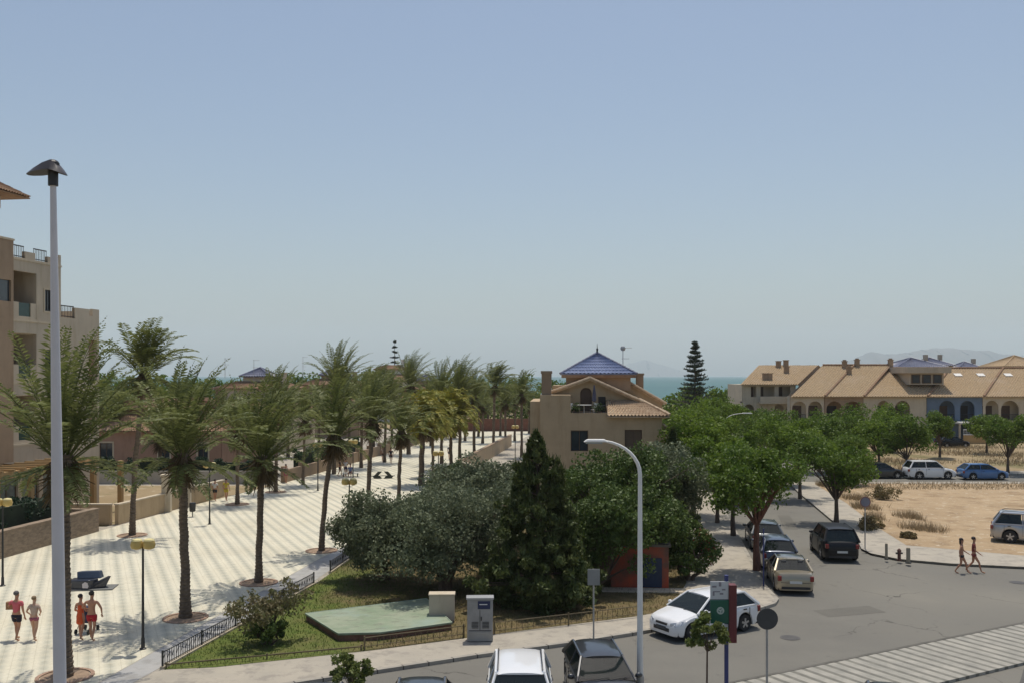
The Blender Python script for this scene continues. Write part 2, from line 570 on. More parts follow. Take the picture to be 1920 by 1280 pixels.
def kerb(name, line, w=0.16, z=0.128):
    """a row of kerb stones along an edge: real step, a little above the slab"""
    m_ = MB()
    P_ = [Vector((p[0], p[1], 0)) for p in line]
    L_, R_ = [], []
    for i, p in enumerate(P_):
        d_ = (P_[min(i + 1, len(P_) - 1)] - P_[max(i - 1, 0)]).normalized()
        n_ = Vector((-d_.y, d_.x, 0))
        L_.append(p + n_ * w); R_.append(p - n_ * 0.02)
    for i in range(len(P_) - 1):
        a, b2, c, d_ = R_[i], R_[i + 1], L_[i + 1], L_[i]
        m_.add([(a.x, a.y, z), (b2.x, b2.y, z), (c.x, c.y, z), (d_.x, d_.y, z), (a.x, a.y, -0.1), (b2.x, b2.y, -0.1)],
               [(0, 1, 2, 3), (4, 5, 1, 0)])
    return structure(name, m_, M_KERB)
kerb('kerb', KL[1:14])
kerb('kerb', [p for p in KR[::-1]][::-1][::-1], w=0.16)
kerb('kerb', [(33.4, 93), (120, 93)][::1])

sheet('sand_lot', [(22.1, 53.8), (27, 50.7), (45, 49.4), (120, 45), (120, 84.5), (26.6, 84.5), (25.0, 72), (22.9, 60)], 0.124, M_SAND)
sheet('promenade', [(-13.4, 24.5), (-12.75, 30.0), (-9.98, 49.9), (-6.5, 70), (-4.8, 95), (2.1, 149), (4, 163), (-9.6, 163), (-25.3, 58.4), (-28.5, 37), (-31, 20)], 0.124, M_PROM)
sheet('promenade_edge_path', [(-13.3, 24.5), (-12.7, 30.0), (-9.93, 49.9), (-7.3, 64), (-6.0, 64), (-8.5, 50.5), (-9.2, 43.9), (-11.45, 31.1), (-12.2, 26.8)], 0.128, M_STRIP)
LAWN = [(-11.25, 31.0), (-9.65, 31.25), (-4.77, 33.2), (0.5, 35.8), (4.95, 37.9), (6.4, 38.9), (8.0, 44), (9.2, 52), (10.3, 60), (-5.8, 64), (-8.25, 50.5), (-8.95, 43.9)]
sheet('lawn', LAWN, 0.130, M_LAWN)
# walled dusty yard left of the promenade
sheet('dusty_yard', [(-70, 60), (-25.6, 60.5), (-20.7, 83), (-60, 83)], 0.14, M_GROUND)
# near pavement with striped slabs, raised like the others
near = [(3.75, 27.9), (4.2, 28.25), (8.1, 30.4), (19.7, 36.9), (32, 43.8), (33.5, 41.1), (17.05, 31.9), (9.6, 27.7), (9.6, 24.6), (3.75, 24.6)]
slab('near_pavement', near, 0.10, M_STRIPE)
kn = MB()
for a, b2 in (((3.75, 28.0), (8.1, 30.4)), ((8.1, 30.4), (19.7, 36.9)), ((19.7, 36.9), (32, 43.8))):
    d_ = Vector((b2[0] - a[0], b2[1] - a[1])).normalized(); n_ = Vector((-d_.y, d_.x)) * 0.14
    kn.prism([a, b2, (b2[0] + n_.x, b2[1] + n_.y), (a[0] + n_.x, a[1] + n_.y)], -0.1, 0.112)
structure('kerb', kn, ground_mat('kerb_shadow_tone', [(0.11, 0.105, 0.09), (0.16, 0.15, 0.13)], [1.3], 0.9, 25, 0.3))  # stone colour darkened to paint the kerb's shadow line along this edge

# grass blades on the lawn (uncountable)
def inpoly(x, y, P_):
    r = np.zeros(len(x), bool)
    j = len(P_) - 1
    for i in range(len(P_)):
        xi, yi = P_[i]; xj, yj = P_[j]
        c = ((yi > y) != (yj > y)) & (x < (xj - xi) * (y - yi) / (yj - yi + 1e-12) + xi)
        r ^= c
        j = i
    return r

def blades(name, n, P_, z, h, w, m, label, cat, seed, keep=None):
    rs = np.random.RandomState(seed)
    xs = [p[0] for p in P_]; ys = [p[1] for p in P_]
    x = rs.uniform(min(xs), max(xs), n); y = rs.uniform(min(ys), max(ys), n)
    ok = inpoly(x, y, P_)
    if keep is not None:
        ok &= keep(x, y, rs)
    x, y = x[ok], y[ok]
    k = len(x)
    a = rs.uniform(0, 6.283, k); hh = h * rs.uniform(0.4, 1.2, k); ln = rs.uniform(-1, 1, (k, 2)) * hh[:, None] * 0.6
    dx, dy = np.cos(a) * w / 2, np.sin(a) * w / 2
    v = np.zeros((k, 3, 3))
    v[:, 0] = np.stack([x - dx, y - dy, np.full(k, z)], 1)
    v[:, 1] = np.stack([x + dx, y + dy, np.full(k, z)], 1)
    v[:, 2] = np.stack([x + ln[:, 0], y + ln[:, 1], z + hh], 1)
    o = np_mesh(name, v, 3, m)
    tag(o, label, cat, kind='stuff')
    return o
GRASS = leafmat('grass_blade', (0.10, 0.155, 0.028), (0.17, 0.20, 0.05), 0.25, 2.0)
DRY = leafmat('dry_blade', (0.25, 0.19, 0.09), (0.16, 0.14, 0.055), 0.2, 2.0)  # straw tone lowered, tree shade painted into the dry grass
WEED = leafmat('weed_blade', (0.40, 0.31, 0.19), (0.30, 0.23, 0.13), 0.2, 1.0)
blades('grass', 60000, LAWN, 0.13, 0.11, 0.03, GRASS, 'short green lawn grass between the fence and the green platform', 'grass', 1,
       lambda x, y, r: (0.085 * x + 0.012 * y + .25 * np.sin(x * .9 + 1) * np.sin(y * .8) + r.uniform(-0.2, 0.35, len(x))) < 0.12)
blades('dry_grass', 36000, LAWN, 0.13, 0.13, 0.028, DRY, 'dry straw coloured grass under the garden trees', 'dry grass', 2,
       lambda x, y, r: (0.085 * x + 0.012 * y + r.uniform(-0.2, 0.45, len(x))) > 0.25)
blades('dry_grass', 42000, [(22.2, 60), (27, 57), (27.5, 84), (26.6, 84.5), (25, 72), (22.9, 60)], 0.12, 0.55, 0.035, WEED,
       'tall dry weeds along the edge of the sandy lot', 'dry grass', 3, lambda x, y, r: (np.sin(x * 1.9 + y * .7) + np.sin(y * 1.3) + r.uniform(-1.3, 1.3, len(x))) > 1.5)
blades('dry_grass', 60000, [(36, 97), (120, 97), (120, 137), (41, 137)], 0.0, 0.4, 0.07, WEED,
       'dry weeds on the waste ground before the terraced houses', 'dry grass', 4, lambda x, y, r: (np.sin(x * 0.35) + np.sin(y * 0.5 + x * 0.1) + r.uniform(-1, 1, len(x))) > 0.2)
blades('dry_grass', 9000, [(27, 80), (110, 80), (110, 85), (27, 85)], 0.12, 0.3, 0.05, WEED,
       'band of dry weeds behind the sandy lot beside the far road', 'dry grass', 5)

# ------------------------------------------------------------------ building materials
W_BEIGE = mat('beige_render', (0.46, 0.345, 0.215), 0.9, var=0.08, scale=0.8, bump=0.15)
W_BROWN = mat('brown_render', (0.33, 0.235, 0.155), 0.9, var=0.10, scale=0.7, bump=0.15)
W_TAN = mat('tan_render', (0.50, 0.425, 0.325), 0.9, var=0.07, scale=0.6, bump=0.1)
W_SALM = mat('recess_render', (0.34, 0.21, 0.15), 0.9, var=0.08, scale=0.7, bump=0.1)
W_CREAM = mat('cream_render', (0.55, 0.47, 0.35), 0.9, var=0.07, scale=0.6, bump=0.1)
W_WHITE = mat('white_render', (0.72, 0.69, 0.62), 0.85, var=0.05, scale=0.6)
W_BLUE = mat('blue_render', (0.13, 0.18, 0.25), 0.85, var=0.10, scale=0.6)
W_OCHRE = mat('ochre_render', (0.42, 0.27, 0.12), 0.9, var=0.10, scale=0.6)
W_DARK = mat('dark_interior', (0.03, 0.027, 0.025), 0.7, var=0.3)
W_GREY = mat('grey_concrete', (0.35, 0.33, 0.29), 0.9, var=0.12, scale=1.1, bump=0.2)
GLASS = mat('window_glass', (0.035, 0.045, 0.055), 0.08, var=0.2, spec=0.8)
SHUT = mat('brown_shutter', (0.115, 0.08, 0.05), 0.7, var=0.15, scale=6, stretch=(1, 1, 12))
FRAME = mat('brown_frame', (0.09, 0.055, 0.035), 0.6)
FR_W = mat('white_frame', (0.7, 0.68, 0.63), 0.6, var=0.05)
METAL = mat('dark_metal', (0.045, 0.045, 0.045), 0.5, metal=0.4)
GALV = mat('galvanised_metal', (0.42, 0.42, 0.41), 0.45, metal=0.5, var=0.08)
PALE = mat('pale_paint', (0.76, 0.75, 0.71), 0.5, var=0.05)
CANOPY = mat('white_canopy', (0.68, 0.66, 0.6), 0.7, var=0.06)

for m_w in (W_BEIGE, W_TAN, W_CREAM, W_BROWN, W_SALM):
    nt_ = m_w.node_tree; bb = nt_.nodes['Principled BSDF']; sc_ = bb.inputs['Base Color'].links[0].from_socket
    ps_ = [n for n in nt_.nodes if n.type == 'NEW_GEOMETRY'][0].outputs['Position']
    mm_ = nt_.nodes.new('ShaderNodeMix'); mm_.data_type = 'RGBA'; mm_.blend_type = 'MULTIPLY'; mm_.inputs[0].default_value = 1
    nt_.links.new(sc_, mm_.inputs[6])
    st1 = mixc(nt_, noise(nt_, ps_, 1.0, 6, .7, .5, .75, stretch=(1.6, 1.6, .22)), (1, 1, 1), (.80, .77, .72))
    nt_.links.new(st1, mm_.inputs[7]); nt_.links.new(mm_.outputs[2], bb.inputs['Base Color'])

def tile_mat(name, a, b_, c):
    m, nt, b, pos = newmat(name, 0.85, 0.25)
    n1 = noise(nt, pos, 3.2, 3, 0.5, 0.3, 0.7)
    c1 = mixc(nt, n1, a, b_)
    c2 = mixc(nt, noise(nt, pos, 0.35, 6, 0.6, 0.5, 0.7), c1, c)
    nt.links.new(c2, b.inputs['Base Color'])
    return m
T_SAND = tile_mat('sandy_roof_tiles', (0.52, 0.39, 0.24), (0.39, 0.285, 0.175), (0.48, 0.37, 0.25))
T_TERRA = tile_mat('terracotta_roof_tiles', (0.33, 0.215, 0.135), (0.25, 0.15, 0.095), (0.34, 0.25, 0.17))
T_PALE = tile_mat('pale_roof_tiles', (0.62, 0.49, 0.34), (0.42, 0.30, 0.20), (0.54, 0.43, 0.30))
T_BLUE = tile_mat('blue_glazed_tiles', (0.23, 0.27, 0.40), (0.17, 0.205, 0.33), (0.30, 0.34, 0.45))
T_DBLUE = tile_mat('dark_blue_glazed_tiles', (0.19, 0.20, 0.27), (0.15, 0.16, 0.22), (0.23, 0.24, 0.30))
T_BLUE.node_tree.nodes['Principled BSDF'].inputs['Roughness'].default_value = 0.35
T_DBLUE.node_tree.nodes['Principled BSDF'].inputs['Roughness'].default_value = 0.4

def roofplane(mb, e0, e1, r0, r1, pitch=0.26, amp=0.05, rows=None, thick=0.07):
    """ridged tile field between an eave e0-e1 and a ridge r0-r1, real corrugation and lapped courses"""
    e0, e1, r0, r1 = map(Vector, (e0, e1, r0, r1))
    W = max((e1 - e0).length, (r1 - r0).length)
    H = ((r0 + r1) / 2 - (e0 + e1) / 2).length
    n = max(4, int(round(W / pitch)) * 4)
    rows = rows or max(1, int(H / 0.42))
    N = ((e1 - e0) if (e1 - e0).length > 0.01 else (r1 - r0)).cross((r0 + r1) / 2 - e0).normalized()
    if N.z < 0: N = -N
    vs, fs = [], []
    for j in range(rows):
        for s in (0, 1):
            t = (j + s) / rows
            a, b_ = e0.lerp(r0, t), e1.lerp(r1, t)
            for i in range(n + 1):
                u = i / n
                w = amp * math.cos(2 * math.pi * u * n / 4)
                vs.append(a.lerp(b_, u) + N * (w + (0.035 if s == 0 else 0.0)))
    for j in range(2 * rows - 1):
        for i in range(n):
            k = j * (n + 1) + i
            fs.append((k, k + 1, k + n + 2, k + n + 1))
    mb.add(vs, fs)
    # solid slab beneath so the roof has thickness
    d = N * -(amp + 0.02); q = N * -(amp + 0.02 + thick)
    P8 = [e0 + d, e1 + d, r1 + d, r0 + d, e0 + q, e1 + q, r1 + q, r0 + q]
    mb.add(P8, [(0, 1, 2, 3), (4, 7, 6, 5), (0, 4, 5, 1), (1, 5, 6, 2), (2, 6, 7, 3), (3, 7, 4, 0)])
    return mb

def ridgecap(mb, a, b_, r=0.11, step=0.42):
    a, b_ = Vector(a), Vector(b_)
    n = max(1, int((b_ - a).length / step))
    for i in range(n):
        p, q = a.lerp(b_, i / n), a.lerp(b_, (i + 1.12) / n)
        mb.tube([p, q], [r * 1.12, r * 0.92], 7)
    return mb

def wall_open(mb, O, U, W, z0, z1, ops, N, depth=0.18, segs=9):
    """wall face from O along unit U, width W, with real openings (x0,x1,z0,z1,arched); reveals go inward along N"""
    O, U, N = Vector(O), Vector(U), Vector(N)
    def P(x, z, d=0.0):
        return O + U * x + Vector((0, 0, z)) + N * d
    xs = sorted(set([0, W] + [v for o in ops for v in o[:2]]))
    zs = sorted(set([z0, z1] + [v for o in ops for v in o[2:4]]))
    for i in range(len(xs) - 1):
        for j in range(len(zs) - 1):
            cx, cz = (xs[i] + xs[i + 1]) / 2, (zs[j] + zs[j + 1]) / 2
            if any(o[0] < cx < o[1] and o[2] < cz < o[3] for o in ops):
                continue
            mb.quad(P(xs[i], zs[j]), P(xs[i + 1], zs[j]), P(xs[i + 1], zs[j + 1]), P(xs[i], zs[j + 1]))
    for o in ops:
        x0, x1, a, b_ = o[:4]
        arch = len(o) > 4 and o[4]
        r = (x1 - x0) / 2
        if arch:
            zc = b_ - r; cx = (x0 + x1) / 2
            arc = [(cx - r * math.cos(math.pi * k / segs), zc + r * math.sin(math.pi * k / segs)) for k in range(segs + 1)]
            for k in range(segs):
                p, q = arc[k], arc[k + 1]
                mb.quad(P(*p), P(*q), P(q[0], b_), P(p[0], b_))
            line = [(x0, a)] + arc + [(x1, a)]
        else:
            line = [(x0, a), (x0, b_), (x1, b_), (x1, a)]
        for k in range(len(line)):
            p, q = line[k], line[(k + 1) % len(line)]
            mb.quad(P(*p), P(*p, depth), P(*q, depth), P(*q))
    return mb

def pane(root, O, U, N, x0, x1, z0, z1, depth=0.14, frame=FRAME, glass=GLASS, bars=1, name='window', fw=0.06):
    """window part set in the reveal: frame with its pane as sub-part"""
    O, U, N = Vector(O), Vector(U).normalized(), Vector(N).normalized()
    def box(mb, xa, xb, za, zb, d0, d1):
        c = O + U * ((xa + xb) / 2) + Vector((0, 0, (za + zb) / 2)) + N * ((d0 + d1) / 2)
        M = Matrix((U, N, Vector((0, 0, 1)))).transposed()
        mb.box(c, (abs(xb - xa), abs(d1 - d0), abs(zb - za)), mat=M)
    f = MB()
    box(f, x0 + 0.003, x0 + fw, z0 + 0.003, z1 - 0.003, depth - 0.07, depth)
    box(f, x1 - fw, x1 - 0.003, z0 + 0.003, z1 - 0.003, depth - 0.07, depth)
    box(f, x0 + fw, x1 - fw, z1 - fw, z1 - 0.003, depth - 0.07, depth)
    box(f, x0 + fw, x1 - fw, z0 + 0.003, z0 + fw, depth - 0.07, depth)
    for k in range(bars):
        xc = x0 + (x1 - x0) * (k + 1) / (bars + 1)
        box(f, xc - 0.025, xc + 0.025, z0 + fw, z1 - fw, depth - 0.06, depth)
    fo = f.build(name, frame, root)
    g = MB()
    box(g, x0 + 0.01, x1 - 0.01, z0 + 0.01, z1 - 0.01, depth - 0.02, depth + 0.02)
    g.build('pane', glass, fo)
    return fo

def railing(mb, p, q, h=0.95, step=0.13, r=0.012):
    p, q = Vector(p), Vector(q)
    n = max(2, int((q - p).length / step))
    up = Vector((0, 0, h))
    mb.tube([p + up, q + up], r * 2, 6); mb.tube([p + up * 0.12, q + up * 0.12], r * 1.5, 5)
    for i in range(n + 1):
        a = p.lerp(q, i / n)
        mb.tube([a, a + up], r, 4)
    return mb

def antenna(name, X, Y, z0, z1, label, dish=False):
    t = thing(name, label, 'antenna', (X, Y, z0))
    h = z1 - z0
    MB().tube([(0, 0, -0.3), (0, 0, h)], 0.03, 6).build('mast', GALV, t)
    e = MB()
    for z, L_ in ((h - 0.1, 0.7), (h * 0.62, 0.5)):
        e = MB()
        e.tube([(-0.1, 0, z), (L_, 0.1, z)], 0.02, 5)
        for k in range(6):
            x = -0.05 + L_ * k / 6
            e.tube([(x, -0.22, z), (x, 0.22, z)], 0.012, 4)
        e.build('aerial', GALV, t)
    if dish:
        MB().lathe([(0.02, 0.0), (0.1, 0.02), (0.19, 0.07), (0.2, 0.08)], 16, (0, -0.1, h - 0.15), 'Y').build('dish', GALV, t, smooth=True)
    return t

# ------------------------------------------------------------------ beige villa with the blue pyramid roof
VY = 67.0
villa = thing('villa', 'beige villa in mid picture with a blue tiled pyramid roof and brown shuttered windows', 'house', (6.2, VY, 0), R(-3))
def vx(px, Y=VY): return (px - 960) * Y / FOC - 6.2
def vz(py, Y=VY): return CAM_H - (py - HOR) * Y / FOC
U, N = (1, 0, 0), (0, 1, 0)
wb = MB()
xl, xr = -4.25, 4.25
win = [(-2.1, -0.88, 4.35, 5.8), (1.66, 2.86, 4.30, 5.85), (-1.75, -0.88, 1.5, 2.85), (1.7, 2.8, 1.3, 2.8)]
o_ = [(a - xl, b_ - xl, c, d) for a, b_, c, d in win]
wall_open(wb, (xl, 0, 0), U, 8.5, 0, 6.8, o_, N, 0.2)
wb.bx(xl, -2.1, 0.003, 2.1, 6.8, 8.26)            # parapet block on the left
wb.bx(xl + 0.002, xr - 0.002, 0.21, 12, 0, 6.79)  # main body
wb.bx(-2.1, 0.5, 0, 0.16, 6.8, 7.0)               # terrace edge
wb.bx(-4.95, xl - 0.003, 0.4, 9, 0, 7.8)          # lower wing left
wb.build('wall', W_BEIGE, villa)
# rear storey with arched door, its gable
gb = MB()
wall_open(gb, (-3.4, 2.2, 0), U, 7.9, 6.8, 7.0, [], N)
ops = [(2.0, 2.85, 7.05, 8.75, True)]
wall_open(gb, (-3.4, 2.2, 0), U, 3.9, 7.0, 8.9, ops, N, 0.2)
gb.add([(-3.4, 2.2, 8.9), (0.5, 2.2, 8.9), (-0.7, 2.2, 9.35), (-2.6, 2.2, 8.9)], [(0, 1, 2, 3)])
gb.add([(0.5, 2.2, 7.0), (4.3, 2.2, 7.0), (0.5, 2.2, 8.95)], [(0, 1, 2)])
gb.bx(-3.39, 0.49, 2.42, 11.5, 6.8, 8.85)
gb.add([(0.49, 2.3, 6.8), (4.25, 2.3, 6.8), (4.25, 11.5, 6.8), (0.49, 11.5, 6.8), (0.49, 2.3, 8.9), (4.25, 2.3, 7.0), (4.25, 11.5, 7.0), (0.49, 11.5, 8.9)],
       [(0, 1, 5, 4), (1, 2, 6, 5), (2, 3, 7, 6), (3, 0, 4, 7)])
gb.add([(1.0, 6.15, 6.7), (4.9, 6.15, 6.7), (4.9, 6.15, 7.45), (1.25, 6.15, 9.6), (1.0, 11.4, 6.7), (4.9, 11.4, 6.7), (4.9, 11.4, 7.45), (1.25, 11.4, 9.6)], [(0, 1, 2, 3), (1, 5, 6, 2), (5, 4, 7, 6), (4, 0, 3, 7)])
gb.build('upper_wall', W_BEIGE, villa)
MB().bx(-3.4 + 2.02, -3.4 + 2.83, 2.36, 2.41, 7.05, 8.7).build('arched_door', FRAME, villa)
r_ = MB()
roofplane(r_, (-3.75, 1.8, 8.32), (-3.75, 11.8, 8.32), (-0.7, 1.8, 9.42), (-0.7, 11.8, 9.42))
roofplane(r_, (4.75, 1.8, 6.95), (4.75, 11.8, 6.95), (-0.7, 1.8, 9.42), (-0.7, 11.8, 9.42))
ridgecap(r_, (-0.7, 1.75, 9.5), (-0.7, 11.8, 9.5))
ridgecap(r_, (-3.8, 1.75, 8.34), (-0.7, 1.75, 9.46), 0.10)
ridgecap(r_, (-0.7, 1.75, 9.46), (4.8, 1.75, 6.98), 0.10)
r_.build('roof', T_PALE, villa)
r_ = MB()
roofplane(r_, (5.1, 6.0, 7.5), (5.1, 11.9, 7.5), (1.2, 6.0, 9.75), (1.2, 11.9, 9.75))
ridgecap(r_, (1.2, 5.95, 9.8), (5.15, 5.95, 7.53), 0.10)
r_.build('rear_roof', T_PALE, villa)
r_ = MB()
roofplane(r_, (0.45, -0.45, 6.85), (4.75, -0.45, 6.85), (0.45, 2.2, 7.85), (2.9, 2.2, 7.85), pitch=0.24, amp=0.06)
roofplane(r_, (4.75, -0.45, 6.85), (4.75, 3.2, 6.6), (2.9, 2.2, 7.85), (2.9, 3.2, 7.75), pitch=0.24, amp=0.06)
ridgecap(r_, (4.75, -0.45, 6.92), (2.9, 2.2, 7.92), 0.10)
r_.build('front_roof', T_PALE, villa)
# dark recess door on the terrace and furniture
MB().bx(-0.1, 0.42, 2.12, 2.196, 7.0, 8.1).build('terrace_door', W_DARK, villa)
# tower
tw = MB().bx(-2.4, 2.4, 4.7, 9.3, 8.5, 9.45)
tw.build('tower_wall', W_BROWN, villa)
MB().bx(-2.75, 2.75, 4.35, 9.65, 9.45, 9.7).build('tower_cornice', T_TERRA, villa)
for sx_ in (-2.2, -0.75, 0.75, 2.2):
    pass
p_ = MB()
zt, ze = 11.35, 9.78
cr = [(-2.85, 4.25, ze), (2.85, 4.25, ze), (2.85, 9.75, ze), (-2.85, 9.75, ze)]
for i in range(4):
    roofplane(p_, cr[i], cr[(i + 1) % 4], (0, 7, zt), (0, 7, zt), pitch=0.3, amp=0.035)
po = p_.build('pyramid_roof', T_BLUE, villa)
rc = MB()
for c in cr:
    ridgecap(rc, c, (0, 7, zt + 0.03), 0.085)
rc.build('roof_hips', T_DBLUE, villa)
MB().lathe([(0.10, 0), (0.06, 0.2), (0.09, 0.28), (0.03, 0.4), (0.01, 0.75)], 8, (0, 7, zt)).build('finial', METAL, villa)
ch = MB(); ch.bx(-4.15, -3.45, 0.6, 1.3, 8.1, 9.75); ch.bx(-4.2, -3.4, 0.55, 1.35, 9.75, 9.95)
ch.build('chimney', W_BROWN, villa)
ch = MB(); ch.bx(3.0, 3.55, 7.0, 7.6, 8.2, 9.65); ch.bx(2.95, 3.6, 6.95, 7.65, 9.65, 9.8)
ch.build('chimney', W_BROWN, villa)
for a, b_, c, d in win:
    pane(villa, (0, 0, 0), U, N, a, b_, c, d, 0.17, glass=SHUT if a > 0 else GLASS)
rr = MB(); railing(rr, (-2.05, 0.08, 6.98), (0.45, 0.08, 6.98), 0.55, 0.16)
rr.build('terrace_railing', METAL, villa)
pr = MB(); roofplane(pr, (4.3, -1.0, 6.15), (4.3, 6.5, 6.15), (4.3, -1.0, 6.15), (4.3, 6.5, 6.15)) if False else None
pr = MB()
roofplane(pr, (6.35, 0.5, 5.15), (6.35, 7, 5.15), (4.27, 0.5, 6.15), (4.27, 7, 6.15))
ridgecap(pr, (4.3, 0.45, 6.2), (6.4, 0.45, 5.2), 0.1)
pr.build('porch_roof', T_PALE, villa)
for y in (0.8, 6.6):
    MB().bx(5.95, 6.2, y, y + 0.25, 0, 5.15).build('porch_post', W_WHITE, villa)
MB().bx(4.26, 6.2, 6.9, 7.0, 0, 5.2).build('porch_wall', W_WHITE, villa)
antenna('roof_antenna', 6.2 + 2.35, VY + 7, 9.4, 11.85, 'rooftop antenna with a small dish beside the blue pyramid roof', True)
pu = thing('closed_parasol', 'folded dark parasol on the villa terrace beside the dark door', 'parasol', (6.2 - .35, VY + 1.3, 6.8))
MB().tube([(0, 0, 0), (0, 0, 2.1)], .03, 8).build('pole', GALV, pu)
MB().lathe([(.05, .95), (.16, 1.05), (.13, 1.5), (.04, 2.15)], 10).build('canopy', mat('parasol_cloth', (.10, .10, .14), .9), pu, smooth=True)
for k_, x_ in enumerate((-1.7, -.1)):
    pt_ = thing('potted_plant', ['potted plant at the left end of the villa terrace railing', 'potted plant at the right end of the villa terrace railing'][k_], 'plant', (6.2 + x_, VY + .45, 6.8))
    MB().lathe([(.14, 0), (.2, .3), (.17, .3)], 12).build('pot', T_TERRA, pt_)
    rs_ = np.random.RandomState(k_); q_ = rs_.randn(160, 3) * .16 + [0, 0, .55]; a_ = rs_.randn(160, 3) * .05; c_ = rs_.randn(160, 3) * .05
    np_mesh('leaves', np.stack([q_ - a_, q_ + c_, q_ + a_, q_ - c_], 1), 4, leafmat('pot_leaf', (.05, .09, .03), (.09, .13, .04)), pt_)
for k_ in range(2):
    dc = thing('garden_chair', ['white garden chair left of the terrace table', 'white garden chair right of the terrace table'][k_], 'chair', (6.2 - 1.1 + (-.75, .7)[k_], VY + .85, 6.8), R((60, -60)[k_]))
    MB().bx(-.22, .22, -.22, .22, .4, .44).build('seat', PALE, dc); MB().bx(-.22, .22, .19, .22, .45, .88).build('backrest', PALE, dc)
    for a_ in (-.19, .19):
        for b2_ in (-.19, .19): MB().tube([(a_, b2_, 0), (a_, b2_, .4)], .018, 5).build('leg', PALE, dc)
tf = thing('terrace_table', 'white garden table on the villa terrace behind its railing', 'table', (6.2 - 1.1, VY + 0.95, 6.8), R(10))
MB().lathe([(0.55, 0), (0.55, 0.04)], 16, (0, 0, 0.72)).build('table_top', PALE, tf)
MB().lathe([(0.22, 0), (0.05, 0.05), (0.04, 0.72)], 10).build('leg', PALE, tf)

# ------------------------------------------------------------------ apartment building at the left edge
AR = R(81.5)
ap = thing('apartment_building', 'tan apartment block at the left edge with deep balcony recesses and a stepped roof terrace', 'building', (-31.3, 58.4, 0.12), AR)
aw = MB()
ztop = 17.55
def rec(z): return (1.15, 3.7, z, z + 3.0)
ops = []
for z in (1.4, 5.3, 9.2, 13.1):
    if z > 2: ops.append((1.3, 3.72, z - 0.0, z + 2.95)); ops.append((-5.5, -1.2, z, z + 2.95))
wops = [(4.55, 5.25, 13.7, 15.1), (4.55, 5.25, 9.8, 11.2), (4.55, 5.25, 5.9, 7.3)]
gops = [(0.1, 1.9, 0.3, 3.4), (2.3, 4.0, 0.3, 3.4), (4.4, 5.9, 0.3, 3.4)]
XA = -10
wall_open(aw, (XA, 0, 0), U, 16.3, 0, 16.9, [(a - XA, b_ - XA, c, d) for a, b_, c, d in ops + wops + gops], N, 0.25)
aw.bx(XA, 6.3, 2.0, 14, 0, 16.9)
aw.bx(XA, 6.3, 0.26, 2.0, 16.35, 16.9)
for z in (1.3, 5.2, 9.1, 13.0):
    aw.bx(XA, 6.3, 0.26, 2.0, z - 0.9 if z > 2 else 0, z)
for x in (-1.15, 1.25, 3.75):
    aw.bx(x - 0.05 if x < 3 else x, x + 0.05 if x < 3 else 6.3, 0.26, 2.0, 1.3, 16.35)
aw.bx(6.05, 6.3, 0.0, 0.25, 16.9, 17.55)
aw.bx(-2, 0.6, 0.0, 0.25, 16.9, 17.9)
aw.bx(0.6, 1.1, 0.0, 0.25, 16.9, 17.5)
aw.bx(2.6, 3.6, 0.0, 0.25, 16.9, 17.35)
aw.bx(4.9, 6.05, 0.0, 0.25, 16.9, 17.3)
aw.build('wall', W_TAN, ap)
by = MB(); by.bx(-2.2, .72, -.55, -.003, 4.2, 14.0); by.bx(-2.2, .72, -.55, -.003, 15.3, 17.75); by.bx(-2.2, -.9, -.55, -.003, 14.0, 15.3); by.bx(.5, .72, -.55, -.003, 14.0, 15.3)
byo = by.build('bay', W_BROWN, ap)
MB().bx(-.9, .5, -.42, -.36, 14.0, 15.3).build('window', GLASS, byo)
cn = MB()
for z in (16.86, 13.0, 9.1, 5.2): MB().bx(.75, 6.33, -.05, -.003, z - .12, z).build('cornice', W_CREAM, ap)
MB().bx(-2.25, .76, -.6, .0, 17.75, 17.87).build('cornice', W_CREAM, ap)
rb = MB()
for z in (5.3, 9.2, 13.1):
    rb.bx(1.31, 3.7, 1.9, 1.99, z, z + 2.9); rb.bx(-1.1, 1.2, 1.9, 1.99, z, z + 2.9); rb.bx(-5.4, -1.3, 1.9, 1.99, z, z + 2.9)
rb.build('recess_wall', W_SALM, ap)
for z in (5.3, 9.2, 13.1):
    for x0, x1 in ((1.3, 3.72),):
        bp = MB(); bp.bx(x0, x0 + 0.7, 0.02, 0.2, z, z + 1.0); bp.bx(x1 - 0.55, x1, 0.02, 0.2, z, z + 1.0); bp.bx(x0 + 0.7, x1 - 0.55, 0.02, 0.2, z, z + 0.12)
        bo = bp.build('balcony_parapet', W_TAN, ap)
        MB().bx(x0 + 0.7, x1 - 0.55, 0.08, 0.11, z + 0.12, z + 0.98).build('balcony_glass', mat('green_glass', (0.03, 0.07, 0.06), 0.15, var=0.1), bo)
    pane(ap, (0, 1.88, 0), U, N, 1.5, 2.5, z + 0.05, z + 2.2, 0.0)
    pane(ap, (0, -0.02, 0), U, N, 0.35, 0.95, z + 0.9, z + 2.3, 0.0)
for a, b_, c, d in wops:
    fr = MB(); fr.bx(a - 0.1, a, -0.04, 0.05, c - 0.1, d + 0.1); fr.bx(b_, b_ + 0.1, -0.04, 0.05, c - 0.1, d + 0.1)
    fr.bx(a, b_, -0.04, 0.05, d, d + 0.1); fr.bx(a, b_, -0.04, 0.05, c - 0.1, c)
    fr.build('window_surround', W_CREAM, ap)
    pane(ap, (0, 0, 0), U, N, a, b_, c, d, 0.12, frame=METAL)
for a, b_, c, d in gops:
    pane(ap, (0, 0, 0), U, N, a, b_, c, d, 0.2, glass=mat('shop_glass', (0.16, 0.19, 0.18), 0.12, var=0.3), frame=FRAME, name='shop_window')
rl = MB()
